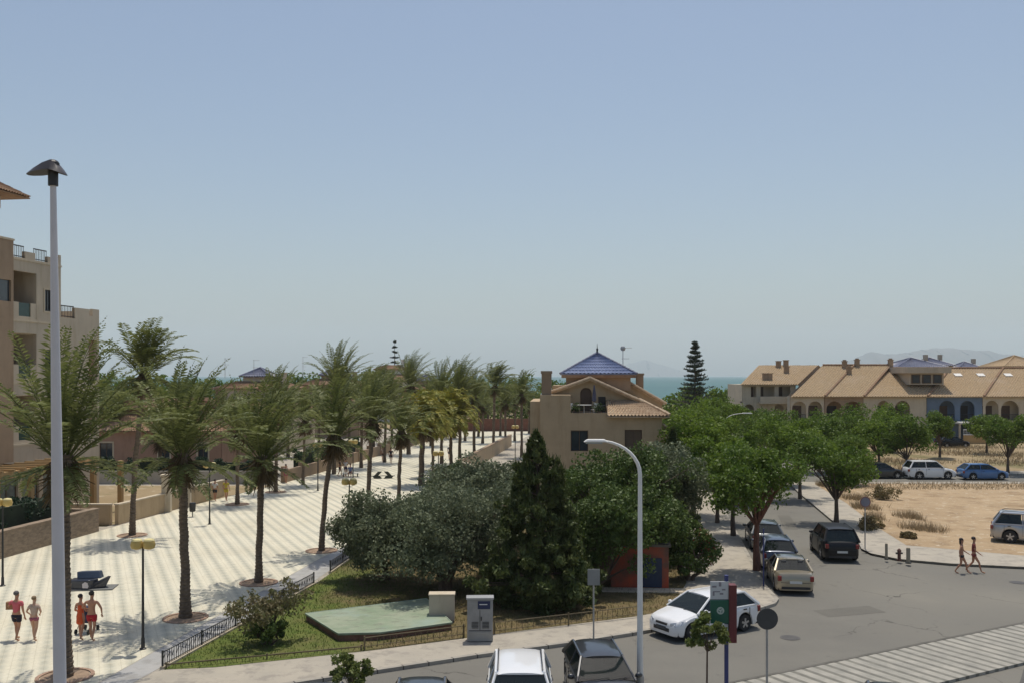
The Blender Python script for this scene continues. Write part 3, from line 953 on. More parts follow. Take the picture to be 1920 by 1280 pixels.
for a, b_ in ((1.1, 2.6), (3.6, 4.9)):
    railing(rl, (a, 0.12, 16.9), (b_, 0.12, 16.9), 0.75, 0.16, 0.02)
rl.build('roof_railing', METAL, ap)
# lower wing further along the promenade
lw = MB()
wall_open(lw, (6.303, 0.004, 0), U, 4.5, 0, 13.4, [(3.2, 4.2, 9.2, 12.0), (3.2, 4.2, 5.3, 8.1)], N, 0.25)
lw.bx(6.303, 10.8, 0.6, 13, 0, 13.4)
lw.bx(7.9, 9.6, 0.005, 0.25, 13.4, 14.15); lw.bx(10.0, 10.8, 0.005, 0.25, 13.4, 14.2); lw.bx(9.6, 10.0, 0.005, 0.25, 13.4, 13.7)
lw.bx(10.55, 10.8, 0.25, 8, 13.4, 14.1)
lw.build('lower_wing', W_TAN, ap)
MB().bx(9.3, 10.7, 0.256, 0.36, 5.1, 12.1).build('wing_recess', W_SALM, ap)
rl = MB(); railing(rl, (6.35, 0.12, 13.4), (7.9, 0.12, 13.4), 0.8, 0.16, 0.02); rl.build('roof_railing', METAL, ap)
# rooftop pavilion
pv = MB()
pv.bx(-2.6, 1.9, 1.2, 5.2, 20.0, 20.75)
for x in (-2.5, 0.05):
    pv.bx(x - 0.12, x + 0.12, 1.4, 1.65, 16.9, 20.0); pv.bx(x - 0.12, x + 0.12, 4.8, 5.05, 16.9, 20.0)
pv.build('roof_pavilion', W_TAN, ap)
pr = MB()
q = [(-4.2, -0.1, 20.85), (3.0, -0.1, 20.85), (3.0, 6.3, 20.85), (-4.2, 6.3, 20.85)]
for i in range(4):
    roofplane(pr, q[i], q[(i + 1) % 4], (-0.6, 3, 22.7), (-0.6, 3, 22.7))
pr.bx(-4.0, 2.8, 0.1, 6.1, 20.755, 20.83)
pr.build('pavilion_roof', T_TERRA, ap)
# pergola along the ground floor
pg = MB()
for x in (-3.5, -0.5, 2.6, 6.0, 9.3):
    pg.bx(x, x + 0.3, -2.6, -2.3, 0, 3.55)
pg.bx(-8, 6.6, -2.65, -2.25, 3.55, 3.95)
pg.build('pergola', W_OCHRE, ap)
for x in range(14):
    MB().bx(-7.5 + x, -7.35 + x, -2.9, -.02, 3.955, 4.08).build('pergola_beam', W_OCHRE, ap)

# ------------------------------------------------------------------ walls along the promenade
BRICKY = mat('brown_stone_wall', (0.27, 0.205, 0.145), 0.95, var=0.28, scale=2.5, bump=0.6, bscale=9, stretch=(1, 1, 3))
def wall_thing(name, label, a, b_, h, m, w=0.3, z0=0.12, cap=None, posts=None, cat='wall', group=None):
    a, b_ = Vector((*a, 0)), Vector((*b_, 0))
    L_ = (b_ - a).length
    t = thing(name, label, cat, (a.x, a.y, z0), math.atan2(b_.y - a.y, b_.x - a.x), group)
    MB().bx(0, L_, -w / 2, w / 2, 0, h).build('wall_body', m, t)
    if cap:
        MB().bx(-0.03, L_ + 0.03, -w / 2 - 0.05, w / 2 + 0.05, h, h + 0.08).build('coping', cap, t)
    if posts:
        n = int(L_ / posts)
        for i in range(n + 1):
            x = L_ * i / max(1, n)
            MB().bx(x - 0.22, x + 0.22, -w / 2 - 0.08, w / 2 + 0.08, 0, h + 0.35).build('pillar', m, t)
    return t
wall_thing('retaining_wall', 'brown stone retaining wall below the apartment block on the promenade', (-30.5, 23), (-25.4, 58.6), 1.35, BRICKY, 0.4, cap=BRICKY)
wall_thing('retaining_wall', 'short return wall closing the apartment garden', (-25.4, 58.6), (-27.8, 59.0), 1.35, BRICKY, 0.38)
wall_thing('yard_wall', 'low beige wall between the dusty yard and the promenade', (-25.2, 61.2), (-22.75, 75.6), 1.25, W_BEIGE, 0.25, cap=W_CREAM)
wall_thing('yard_wall', 'low beige wall facing the street at the front of the dusty yard', (-34, 61.0), (-25.45, 61.0), 1.3, W_BEIGE, 0.25, cap=W_CREAM)
wall_thing('yard_wall', 'grey wall between the dusty yard and the green hedge behind it', (-60, 84.3), (-20.6, 84.3), 1.15, W_GREY, 0.25)
for i, (x, y, lb) in enumerate(((-24.1, 67.0, 'nearer of the two tall beige gate pillars of the dusty yard'), (-23.6, 69.6, 'farther of the two tall beige gate pillars of the dusty yard'))):
    t = thing('gate_pillar', lb, 'pillar', (x, y, 0.12), R(9), 'gate pillars of the dusty yard')
    MB().bx(-0.3, 0.3, -0.3, 0.3, 0, 2.5).build('shaft', W_CREAM, t, bevel=0.02)
    MB().bx(-0.38, 0.38, -0.38, 0.38, 2.5, 2.62).build('cap', W_CREAM, t, bevel=0.02)
wall_thing('garden_wall', 'brown garden wall with pillars on the left side of the promenade behind the palms', (-20.3, 85.5), (-15.2, 119), 1.1, W_BROWN, 0.3, posts=4.2)
wall_thing('garden_wall', 'far brown garden wall on the left side of the promenade', (-14.6, 123), (-9.7, 158), 1.3, W_BROWN, 0.3, posts=5)
wall_thing('end_wall', 'dark red wall closing the far end of the promenade', (-14, 165.5), (6, 165.5), 2.1, mat('red_brick', (0.19, 0.085, 0.055), 0.9, var=0.2, scale=1.5), 0.4)
wall_thing('garden_wall', 'low tan garden wall of the villa along the right side of the promenade', (-5.0, 90), (-0.2, 130), 1.5, W_BEIGE, 0.3, cap=W_BROWN)
wall_thing('garden_wall', 'low brown wall running from the garden hedge to the villa corner', (1.1, 68), (-4.6, 88), 1.6, W_BROWN, 0.3, cap=W_CREAM)

# ------------------------------------------------------------------ houses behind the left palms
def pyr(mb, x0, x1, y0, y1, z0, z1, **k):
    c = [(x0, y0, z0), (x1, y0, z0), (x1, y1, z0), (x0, y1, z0)]
    m_ = ((x0 + x1) / 2, (y0 + y1) / 2, z1)
    for i in range(4):
        roofplane(mb, c[i], c[(i + 1) % 4], m_, m_, **k)
    for q_ in c:
        ridgecap(mb, q_, m_, 0.1)
    return mb

def villa2(label, X, Y, rz, w, d, h1, h2, wm, tm, wins, tower=True, name='villa'):
    t = thing(name, label, 'house', (X, Y, 0), rz)
    wl = MB()
    wall_open(wl, (-w / 2, 0, 0), U, w, 0, h1, [(a + w / 2, b_ + w / 2, c, d_) for a, b_, c, d_ in wins], N, 0.2)
    wl.bx(-w / 2 + .002, w / 2 - .002, 0.21, d, 0, h1 - .01)
    wl.bx(-w / 2 + 1.2, w / 2 - 1.2, d * 0.35, d * 0.9, h1, h2)
    wl.build('wall', wm, t)
    for a, b_, c, d_ in wins:
        sr = MB(); sr.bx(a - 0.14, a, -0.03, 0.04, c, d_ + 0.14); sr.bx(b_, b_ + 0.14, -0.03, 0.04, c, d_ + 0.14); sr.bx(a, b_, -0.03, 0.04, d_, d_ + 0.14)
        sr.build('window_surround', W_CREAM, t)
        pane(t, (0, 0, 0), U, N, a, b_, c, d_, 0.15)
    r = MB()
    e = 0.45
    roofplane(r, (-w / 2 - e, -e, h1), (w / 2 + e, -e, h1), (-w / 2 + 1.2, d * 0.35, h1 + 1.5), (w / 2 - 1.2, d * 0.35, h1 + 1.5))
    roofplane(r, (w / 2 + e, -e, h1), (w / 2 + e, d + e, h1), (w / 2 - 1.2, d * .35, h1 + 1.5), (w / 2 - 1.2, d * .9, h1 + 1.5))
    roofplane(r, (-w / 2 - e, -e, h1), (-w / 2 - e, d + e, h1), (-w / 2 + 1.2, d * .35, h1 + 1.5), (-w / 2 + 1.2, d * .9, h1 + 1.5))
    r.build('roof', tm, t)
    r = MB()
    x0, x1, y0, y1 = -w / 2 + .8, w / 2 - .8, d * .35 - .4, d * .9 + .4
    xm = (x0 + x1) / 2
    k = 0.35
    ins = (x1 - x0) * k / 2, (y1 - y0) * k / 2
    cr_ = [(x0, y0, h2), (x1, y0, h2), (x1, y1, h2), (x0, y1, h2)]
    ct = [(x0 + ins[0] * 1.6, y0 + ins[1] * 1.6, h2 + 0.9), (x1 - ins[0] * 1.6, y0 + ins[1] * 1.6, h2 + 0.9), (x1 - ins[0] * 1.6, y1 - ins[1] * 1.6, h2 + 0.9), (x0 + ins[0] * 1.6, y1 - ins[1] * 1.6, h2 + 0.9)]
    for i in range(4):
        roofplane(r, cr_[i], cr_[(i + 1) % 4], ct[i], ct[(i + 1) % 4])
    r.build('upper_roof', tm, t)
    if tower:
        xm_, ym_ = (x0 + x1) / 2, (y0 + y1) / 2
        tb = MB().bx(xm_ - 1.7, xm_ + 1.7, ym_ - 1.7, ym_ + 1.7, h2 + 0.3, h2 + 1.5); tb.build('tower_wall', wm, t)
        tp = MB(); pyr(tp, xm_ - 2.1, xm_ + 2.1, ym_ - 2.1, ym_ + 2.1, h2 + 1.55, h2 + 2.7, pitch=0.35); tp.build('pyramid_roof', T_DBLUE, t)
    c = MB(); c.bx(x1 - 1.6, x1 - 1.0, y0 + 1.2, y0 + 1.8, h2, h2 + 1.9); c.bx(x1 - 1.68, x1 - 0.92, y0 + 1.12, y0 + 1.88, h2 + 1.9, h2 + 2.05)
    c.build('chimney', wm, t)
    return t
villa2('brown house with two small framed windows behind the green hedge of the dusty yard', -35.5, 93, R(-4), 15, 11, 4.3, 6.4, W_SALM, T_TERRA,
       [(-4.6, -3.3, 0.9, 3.1), (1.3, 2.4, 0.9, 3.1), (5.2, 6.2, 0.9, 3.1)], tower=False)
villa2('house with cream upper wall and dark pyramid roof seen over the left palms', -33.8, 119, R(-5), 12, 12, 5.0, 8.0, W_CREAM, T_TERRA,
       [(-3, -1.8, 1, 3), (2, 3.2, 1, 3)])
villa2('smaller house with dark pyramid roof right of the cream house behind the palms', -29.5, 148, R(-6), 12, 12, 5.2, 8.2, W_BROWN, T_TERRA,
       [(-3, -1.8, 1, 3), (2, 3.2, 1, 3)])
villa2('far brown house half hidden by palms near the sea', -16.5, 172, R(-6), 11, 10, 4.8, 7.2, W_BROWN, T_TERRA, [(-3, -1.8, 1, 3), (2, 3.2, 1, 3)])
villa2('white flat house glimpsed between palm crowns beside the beach', -26, 200, R(-6), 9, 9, 8.5, 11.0, W_WHITE, T_TERRA, [(-3, -1.8, 6, 8), (2, 3.2, 6, 8)], tower=False)
antenna('roof_antenna', *(lambda p: (p[0], 124))(XZ(422, 0, 124)), 9.6, 11.9, 'thin antenna left of the dark pyramid roof over the palms')
antenna('roof_antenna', *(lambda p: (p[0], 124))(XZ(476, 0, 124)), 9.0, 11.7, 'thin antenna right of the dark pyramid roof over the palms')
antenna('roof_antenna', *(lambda p: (p[0], 150))(XZ(568, 0, 150)), 8.5, 12.6, 'tall thin antenna on the far house behind the palms')

# ------------------------------------------------------------------ terraced houses on the right
TY = 140.0
def txp(px): return (px - 960) * TY / FOC
SK = 0.85    # plan skew of the party walls
def terrace(label, px0, px1, eave, ridge, wm, arches, storeys=2, chim=(), sky_l=(), extra=None, dep=9.0, ox=0.0):
    x0, x1 = txp(px0), txp(px1)
    w = x1 - x0
    t = thing('terraced_house', label, 'house', (x0, TY, 0), 0, 'terraced houses with sandy tiled roofs')
    wl = MB()
    ops = [(a * w, b_ * w, z0, z1, True) for a, b_, z0, z1 in arches]
    ops += [(0.15 * w, 0.42 * w, 0.2, 2.5), (0.58 * w, 0.85 * w, 0.2, 2.5)]
    wall_open(wl, (0, 0, 0), U, w, 0, eave, ops, N, 0.3)
    d = 1.7
    wl.add([(0.01, 0.31, 0), (0.01 + SK * 0, d, 0), (0.01, d, eave), (0.01, 0.31, eave), (w - .01, 0.31, 0), (w - .01, d, 0), (w - .01, d, eave), (w - .01, 0.31, eave)],
           [(0, 1, 2, 3), (4, 7, 6, 5)])
    wl.add([(0, d, 0), (w, d, 0), (w, d, eave), (0, d, eave)], [(0, 1, 2, 3)])
    wl.add([(0, 0.31, 3.0), (w, 0.31, 3.0), (w, d, 3.0), (0, d, 3.0)], [(0, 1, 2, 3)])
    s = SK * dep
    wl.add([(0, d, 0), (s, dep, 0), (s, dep, ridge - .15), (0, d, eave), (w, d, 0), (w + s, dep, 0), (w + s, dep, ridge - .15), (w, d, eave)],
           [(0, 1, 2, 3), (4, 7, 6, 5), (1, 5, 6, 2)])
    wl.build('wall', wm, t)
    if arches:
        for a, b_, z0, z1 in arches:
            m_ = MB(); railing(m_, (a * w + .03, 0.15, z0), (b_ * w - .03, 0.15, z0), 0.9, 0.2, 0.02); m_.build('balcony_railing', METAL, t)
            fr = MB(); c0 = (a + b_) / 2 * w
            fr.bx(c0 - 0.8, c0 + 0.8, d - 0.08, d - 0.01, z0, z0 + 2.1); fr.build('balcony_door', FRAME if random.random() < .5 else W_DARK, t)
    r = MB()
    roofplane(r, (-0.05, -0.5, eave), (w + .0, -0.5, eave), (s - .05, dep, ridge), (w + s, dep, ridge), pitch=0.4, amp=0.05)
    roofplane(r, (2 * s - .05, 2 * dep, eave), (w + 2 * s, 2 * dep, eave), (s - .05, dep, ridge), (w + s, dep, ridge), pitch=0.4, amp=0.05)
    r.build('roof', T_SAND, t)
    vg = MB(); ridgecap(vg, (w - 0.02, -0.55, eave + .1), (w + s - 0.02, dep, ridge + .1), 0.14, 0.6); ridgecap(vg, (s, dep, ridge + .1), (w + s, dep, ridge + .1), 0.14, .6)
    vg.build('verge', T_TERRA, t)
    for u, v in chim:      # u along, v up the slope 0..1
        cx, cy, cz = u * w + s * v, dep * v, eave + (ridge - eave) * v
        c = MB(); c.bx(cx - .32, cx + .32, cy - .3, cy + .3, cz - .3, cz + .9); c.bx(cx - .4, cx + .4, cy - .38, cy + .38, cz + .9, cz + 1.0)
        c.bx(cx - .22, cx + .22, cy - .2, cy + .2, cz + 1.0, cz + 1.2)
        c.build('chimney', W_BROWN, t)
    for u, v in sky_l:
        cx, cy, cz = u * w + s * v, dep * v, eave + (ridge - eave) * v
        c = MB(); c.box((cx, cy, cz + 0.16), (1.1, 0.9, 0.12), mat=Matrix.Rotation(math.atan2(ridge - eave, dep), 3, 'X')); c.build('roof_window', FR_W, t)
    if extra: extra(t, w, s)
    return t
ev = 6.6
tall = [(0.12, 0.46, 3.1, 5.9), (0.54, 0.88, 3.1, 5.9)]
two = [(0.05, 0.47, 3.1, 5.9), (0.53, 0.95, 3.1, 5.9)]
terrace('narrow terraced house with two chimneys right of the corner house', 1482, 1545, ev, 11.2, W_CREAM, two, chim=((0.75, 0.93), (1.1, 0.98)))
terrace('terraced house with bare roof and one low chimney, third from the left', 1546, 1618, ev, 11.2, W_BROWN, two, chim=((0.06, 0.72), (1.0, 0.98)))
def dormer(t, w, s):
    d = MB(); d.bx(7.6, 12.6, 2.0, 8.8, 8.3, 10.0)
    dd = thing
    d.build('dormer', W_TAN, t)
    r = MB(); r.bx(6.9, 13.4, 1.2, 8.9, 10.0, 10.9); r.build('dormer_roof', W_TAN, t)
    g = MB(); wd = 5.0
    for k in range(3):
        x = 7.8 + k * 1.6
        o = MB().bx(x, x + 1.3, 1.9, 1.99, 8.5, 9.8).build('window', FRAME, t)
        MB().bx(x + .15, x + 1.15, 1.86, 1.89, 8.6, 9.7).build('pane', GLASS, o)
terrace('long terraced house with two big arches and a box dormer on the roof', 1619, 1737, ev, 10.75, W_CREAM,
        [(0.22, 0.42, 3.1, 6.0), (0.50, 0.74, 3.1, 6.0)], extra=dormer)
def canopy(t, w, s):
    c = MB(); c.bx(0.4 * w, 1.02 * w, -3.2, -0.02, 2.75, 3.0); c.build('canopy', CANOPY, t)
    y = MB(); y.bx(0.42 * w, 0.80 * w, -4.2, -4.0, 0, 1.2); y.build('front_wall', W_OCHRE, t)
    rl_ = MB(); railing(rl_, (0.42 * w, -4.1, 1.2), (0.80 * w, -4.1, 1.2), 0.8, 0.2, 0.025); rl_.build('front_railing', PALE, t)
    MB().bx(0.97 * w, 1.0 * w, -3.1, -2.8, 0, 2.75).build('post', W_CREAM, t); MB().bx(0.41 * w, 0.43 * w, -3.1, -2.8, 0, 2.75).build('post', W_CREAM, t)
terrace('terraced house with blue painted front, white canopy and two roof windows', 1738, 1842, ev, 10.75, W_BLUE,
        [(0.22, 0.5, 3.1, 6.0), (0.60, 0.86, 3.1, 6.0)], sky_l=((0.25, 0.72), (0.68, 0.72)), extra=canopy)
terrace('terraced house with one roof window near the right edge of the photo', 1843, 1940, ev, 10.75, W_CREAM, [(0.05, 0.3, 3.1, 6.0), (0.35, 0.7, 3.1, 6.0)], sky_l=((0.2, 0.72),))
# corner house at the left end of the row
def corner_house():
    Yc = 146.0
    x0 = (1392 - 960) * Yc / FOC; x1 = (1492 - 960) * Yc / FOC
    w = x1 - x0
    t = thing('corner_house', 'three storey corner house with open upper balconies at the left end of the terrace', 'house', (x0, Yc, 0))
    e, rg = 8.3, 11.3
    wl = MB()
    ops = [(0.03 * w, 0.22 * w, 2.9, 5.3, True), (0.60 * w, 0.78 * w, 2.9, 5.3, True), (0.82 * w, 0.98 * w, 2.9, 5.3, True),
           (0.16 * w, 0.26 * w, 6.4, 8.0), (0.34 * w, 0.60 * w, 6.4, 8.0), (0.68 * w, 0.9 * w, 6.4, 8.0)]
    wall_open(wl, (0, 0, 0), U, w, 0, e, ops, N, 0.3)
    wl.bx(0.01, w - 0.01, 1.6, 10, 0, e - .02); wl.bx(0.01, w - .01, .31, 1.6, 5.5, 5.7); wl.bx(0.01, w - .01, .31, 1.6, 2.5, 2.7); wl.bx(0.01, .3, .31, 1.6, 0, e); wl.bx(w - .3, w - .01, .31, 1.6, 0, e)
    wl.build('wall', W_CREAM, t)
    for a, b_ in ((.36, .44), (.7, .8), (.17, .25)):
        MB().bx(a * w, b_ * w, 1.52, 1.59, 5.7, 7.9).build('balcony_door', FRAME, t)
    pr_ = MB(); pr_.bx(0.3 * w, .98 * w, -1.2, -1.05, 5.6, 6.5); pr_.bx(.3 * w, .98 * w, -1.2, -.003, 5.4, 5.6); pr_.build('balcony_parapet', W_CREAM, t)
    r = MB(); s = 6
    roofplane(r, (-.4, -.7, e), (w + .2, -.7, e), (4.6, 8, rg), (w + s, 8, rg), pitch=.4)
    roofplane(r, (9, 16, e), (-.4, -.7, e), (4.6, 8, rg), (4.6, 8, rg), pitch=.4)
    roofplane(r, (9, 16, e), (w + 2 * s, 16, e), (4.6, 8, rg), (w + s, 8, rg), pitch=.4)
    r.build('roof', T_SAND, t)
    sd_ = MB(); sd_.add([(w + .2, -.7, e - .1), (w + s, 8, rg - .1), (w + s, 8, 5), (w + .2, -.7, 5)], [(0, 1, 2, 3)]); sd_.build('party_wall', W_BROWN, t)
    for u, v in ((.52, .9), (.66, .95), (.36, .25), (.45, .25), (.72, .6)):
        cx, cy, cz = u * w + s * v * .6, -.7 + 8.7 * v, e + (rg - e) * v
        c = MB(); c.bx(cx - .35, cx + .35, cy - .3, cy + .3, cz - .3, cz + .85); c.bx(cx - .42, cx + .42, cy - .38, cy + .38, cz + .85, cz + .97)
        c.build('chimney', W_BROWN, t)
    return t
corner_house()
# villas behind with blue roofs
def back_villa(label, px, Y, w, zc, tip, wm=W_TAN, tm=T_DBLUE):
    t = thing('villa', label, 'house', ((px - 960) * Y / FOC, Y, 0))
    MB().bx(-w / 2 + .5, w / 2 - .5, 0, w, 0, zc).build('wall', wm, t)
    r = MB(); pyr(r, -w / 2, w / 2, -.5, w + .5, zc, tip, pitch=.4); r.build('pyramid_roof', tm, t)
    c = MB(); c.bx(w * .18, w * .18 + .7, w * .3, w * .3 + .6, zc, tip + .5); c.build('chimney', wm, t)
    return t
back_villa('house behind the terrace with a wide grey-blue pyramid roof beside the dormer', 1728, 175, 9.5, 11.2, 13.0)
back_villa('house behind the terrace with a small blue pyramid roof', 1757, 185, 7, 11.6, 13.2, tm=T_DBLUE)
back_villa('small blue-roofed house behind the terrace, right of the others', 1821, 185, 5.5, 11.0, 12.4)
back_villa('house with sandy pyramid roof showing behind the terrace at the right edge', 1925, 170, 8.5, 11.3, 13.3, tm=T_SAND)

# ------------------------------------------------------------------ vegetation
BARK = mat('palm_bark', (0.165, 0.122, 0.085), 0.95, var=0.38, scale=5, bump=0.8, bscale=14, stretch=(1, 1, 3))
BARK2 = mat('tree_bark', (0.12, 0.085, 0.06), 0.95, var=0.3, scale=4, bump=0.6, bscale=12, stretch=(3, 3, 1))
BARKR = mat('red_bark', (0.17, 0.075, 0.05), 0.95, var=0.3, scale=4, bump=0.6, bscale=12, stretch=(3, 3, 1))
FROND = leafmat('palm_frond', (0.125, 0.155, 0.042), (0.225, 0.24, 0.085), 0.36, 1.4)
FROND_D = leafmat('palm_frond_dry', (0.17, 0.115, 0.055), (0.11, 0.085, 0.04), 0.2, 2)
FROND_Y = leafmat('palm_frond_yellow', (0.38, 0.32, 0.045), (0.20, 0.25, 0.05), 0.25, 1.5)
OLIVE = leafmat('olive_leaf', (0.14, 0.168, 0.090), (0.235, 0.262, 0.155), 0.25, 1.3, 0.7, (0.10, 0.12, 0.065))
DARKC = leafmat('conifer_leaf', (0.060, 0.090, 0.024), (0.140, 0.160, 0.048), 0.2, 1.5)
STREET = leafmat('street_tree_leaf', (0.110, 0.185, 0.020), (0.210, 0.290, 0.040), 0.42, 0.7)
STREET2 = leafmat('mulberry_leaf', (0.088, 0.155, 0.019), (0.170, 0.240, 0.038), 0.40, 0.9)
BUSH = leafmat('bush_leaf', (0.075, 0.125, 0.026), (0.145, 0.195, 0.048), 0.25, 1.8)
SHRUB = leafmat('shrub_leaf', (0.15, 0.165, 0.06), (0.26, 0.20, 0.11), 0.3, 2.5, .6, (.12, .12, .05))
NORF = leafmat('norfolk_leaf', (0.055, 0.075, 0.048), (0.10, 0.12, 0.08), 0.08, 1)
HEDGE = leafmat('hedge_leaf', (0.016, 0.042, 0.020), (0.030, 0.065, 0.028), 0.1, 1)
CITRUS = leafmat('citrus_leaf', (0.14, 0.19, 0.045), (0.25, 0.27, 0.085), 0.36, 4)
FLOWER = leafmat('red_flower', (0.35, 0.05, 0.04), (0.25, 0.04, 0.05), 0.3, 4)

def palm_crown_mesh(seed, n=52, L=2.7, wind=0.5, droop=1.0, yellow=False, leaf=0.46, lw=0.038, emin=22, low=8):
    """pinnate fronds: arched rib + leaflets; returns (leaflet quads, rib MB)"""
    rs = np.random.RandomState(seed)
    Q = []
    rib = MB()
    W = np.array([1.0, -0.15, 0.05]) * wind
    for i in range(n):
        az = i * 2.39996 + rs.uniform(-.2, .2)
        t_ = (i + .5) / n
        el = R(88 - (88 - emin) * t_ ** 0.95 + rs.uniform(-7, 7))
        Lf = L * rs.uniform(0.8, 1.06)
        if i >= n - low:
            el = R(rs.uniform(-18, 18)); Lf *= .72
        d = np.array([math.cos(az) * math.cos(el), math.sin(az) * math.cos(el), math.sin(el)])
        p = np.array([math.cos(az) * 0.12, math.sin(az) * 0.12, 0.1 - 0.5 * t_])
        pts = [p.copy()]
        ns = 9
        for s in range(ns):
            u = (s + 1) / ns
            dd = d + W * u * 0.75 + np.array([0, 0, -1.0]) * droop * u ** 2.0 * (0.75 + 0.55 * math.cos(el))
            dd /= np.linalg.norm(dd)
            p = p + dd * Lf / ns
            pts.append(p.copy())
        pts = np.array(pts)
        rib.tube([Vector(q) for q in pts[::2]] + ([Vector(pts[-1])] if ns % 2 == 0 else []), [0.03, .024, .018, .012, .008][:len(pts[::2])], 3, cap=False)
        nl = 34
        for k in range(nl):
            u = 0.14 + 0.86 * (k + .5) / nl
            f = u * ns
            j = min(int(f), ns - 1)
            q = pts[j] + (pts[j + 1] - pts[j]) * (f - j)
            tg = pts[j + 1] - pts[j]; tg /= np.linalg.norm(tg)
            side = np.cross(tg, [0, 0, 1.0]); sn = np.linalg.norm(side)
            side = side / sn if sn > 1e-3 else np.array([1.0, 0, 0])
            upv = np.cross(side, tg)
            ll = leaf * (math.sin(math.pi * min(1, u * 0.93 + 0.08)) ** 0.55) * rs.uniform(.8, 1.1)
            for sg in (-1, 1):
                a = rs.uniform(.35, .75)
                dv = tg * a + side * sg * 0.95 + upv * rs.uniform(.0, .35) + np.array([0, 0, -.18]) + W * .25
                dv /= np.linalg.norm(dv)
                tip = q + dv * ll
                m_ = q + dv * ll * .5 + np.array([0, 0, .02])
                wv = np.cross(dv, upv + rs.uniform(-.5, .5, 3)); wv /= (np.linalg.norm(wv) + 1e-6)
                Q.append([q, m_ + wv * lw, tip, m_ - wv * lw])
    return np.array(Q), rib

def skirt_mesh(seed, n=26, L=1.3):
    rs = np.random.RandomState(seed)
    Q = []
    for i in range(n * 14):
        az = rs.uniform(0, 6.283); z0 = rs.uniform(-.9, .1)
        r0 = .22
        p = np.array([math.cos(az) * r0, math.sin(az) * r0, z0])
        d = np.array([math.cos(az), math.sin(az), rs.uniform(-2.2, -.1)]); d /= np.linalg.norm(d)
        l = rs.uniform(.25, L * .6)
        w = np.cross(d, rs.uniform(-1, 1, 3)); w /= np.linalg.norm(w)
        Q.append([p - w * .03, p + w * .03, p + d * l + w * .012 + [.0, 0, -.1], p + d * l - w * .012 + [0, 0, -.1]])
    return np.array(Q)

CROWNS = []
for k, kw in enumerate((dict(seed=11, n=48, wind=.40, L=4.2, leaf=.44, low=9, droop=.75), dict(seed=23, n=42, wind=.55, L=3.9, leaf=.42, low=7, droop=.8), dict(seed=35, n=52, wind=.38, L=4.2, leaf=.44, low=10, droop=.75), dict(seed=47, n=40, wind=1.25, L=3.9, droop=1.0, low=9, leaf=.55),
                        dict(seed=59, n=60, wind=.15, L=2.5, droop=1.7, emin=8, leaf=.5, low=0), dict(seed=61, n=34, wind=.45, L=3.6, low=6))):
    q, rb_ = palm_crown_mesh(**kw)
    m_ = FROND_Y if k == 4 else FROND
    o1 = np_mesh('crown', q, 4, m_)
    # ribs joined in the same crown mesh
    bm = bmesh.new(); bm.from_mesh(o1.data)
    tmp = bpy.data.meshes.new('tmp'); tmp.from_pydata(rb_.v, [], rb_.f); bm.from_mesh(tmp)
    bm.to_mesh(o1.data); bm.free(); bpy.data.meshes.remove(tmp)
    CROWNS.append(o1.data)
    bpy.data.objects.remove(o1)
SK1 = np_mesh('dead_skirt', skirt_mesh(5), 4, FROND_D); SKM = SK1.data; bpy.data.objects.remove(SK1)

def palm(label, X, Y, hz_, ck=0, cs=1.0, r=0.2, lean=(0, 0), z0=0.12, skirt=True, group='palms along the promenade', name='palm_tree', rot=0):
    """hz_: height of the crown centre"""
    t = thing(name, label, 'palm', (X, Y, z0), 0, group)
    rs = random.Random(int(X * 31 + Y * 17))
    lean = (lean[0] + rs.uniform(-.22, .22), lean[1] + rs.uniform(-.3, .3))
    rot += rs.uniform(-.35, .35); cs *= rs.uniform(.94, 1.06)
    n = 14
    pts, rad = [], []
    for i in range(n + 1):
        u = i / n
        w = math.sin(u * math.pi) * rs.uniform(-.04, .04)
        pts.append((lean[0] * u ** 1.6 + w, lean[1] * u ** 1.6, u * (hz_ - z0)))
        rr_ = r * (1.25 - .35 * min(1, u * 5) - .06 * u + (.35 if u > .86 else 0)) * rs.uniform(.95, 1.06)
        rad.append(rr_)
    tr = MB()
    # ringed trunk: many short flared sections
    P_ = [Vector(p) for p in pts]
    m = int((hz_ - z0) / .16)
    fp, fr = [], []
    for i in range(m):
        u = i / m * n; j = min(int(u), n - 1)
        c = P_[j].lerp(P_[j + 1], u - j); rr_ = rad[j] + (rad[j + 1] - rad[j]) * (u - j)
        u2 = (i + .92) / m * n; j2 = min(int(u2), n - 1); c2 = P_[j2].lerp(P_[j2 + 1], u2 - j2)
        fp += [c, c2]; fr += [rr_ * .92, rr_ * 1.07]
    tr.tube(fp, fr, 9)
    tr.build('trunk', BARK, t)
    c = bpy.data.objects.new('crown', CROWNS[ck]); C.objects.link(c); c.parent = t
    c.location = (lean[0], lean[1], hz_ - z0); c.scale = (cs, cs, cs); c.rotation_euler = (0, 0, rot)
    if skirt:
        s = bpy.data.objects.new('dead_fronds', SKM); C.objects.link(s); s.parent = t
        s.location = (lean[0], lean[1], hz_ - z0 - .15); s.scale = (cs, cs, cs)
    return t

PIT = mat('pit_soil', (0.30, 0.21, 0.14), 0.95, var=0.25, scale=3, bump=.5)
PITR = mat('pit_brick_rim', (0.36, 0.235, 0.165), 0.9, var=0.2, scale=3)
def pit(X, Y, label, z0=0.124):
    t = thing('tree_pit', label, 'tree pit', (X, Y, z0), R(8), 'brick edged tree pits of the promenade palms')
    MB().lathe([(.72, 0.0), (.72, 0.015), (0.6, .03)], 20).build('soil', PIT, t, smooth=True)
    r_ = MB()
    for k in range(24):
        a = k * math.pi / 12
        r_.box((0.8 * math.cos(a), 0.8 * math.sin(a), .02), (.12, .20, .04), rz=a)
    r_.build('brick_rim', PITR, t)

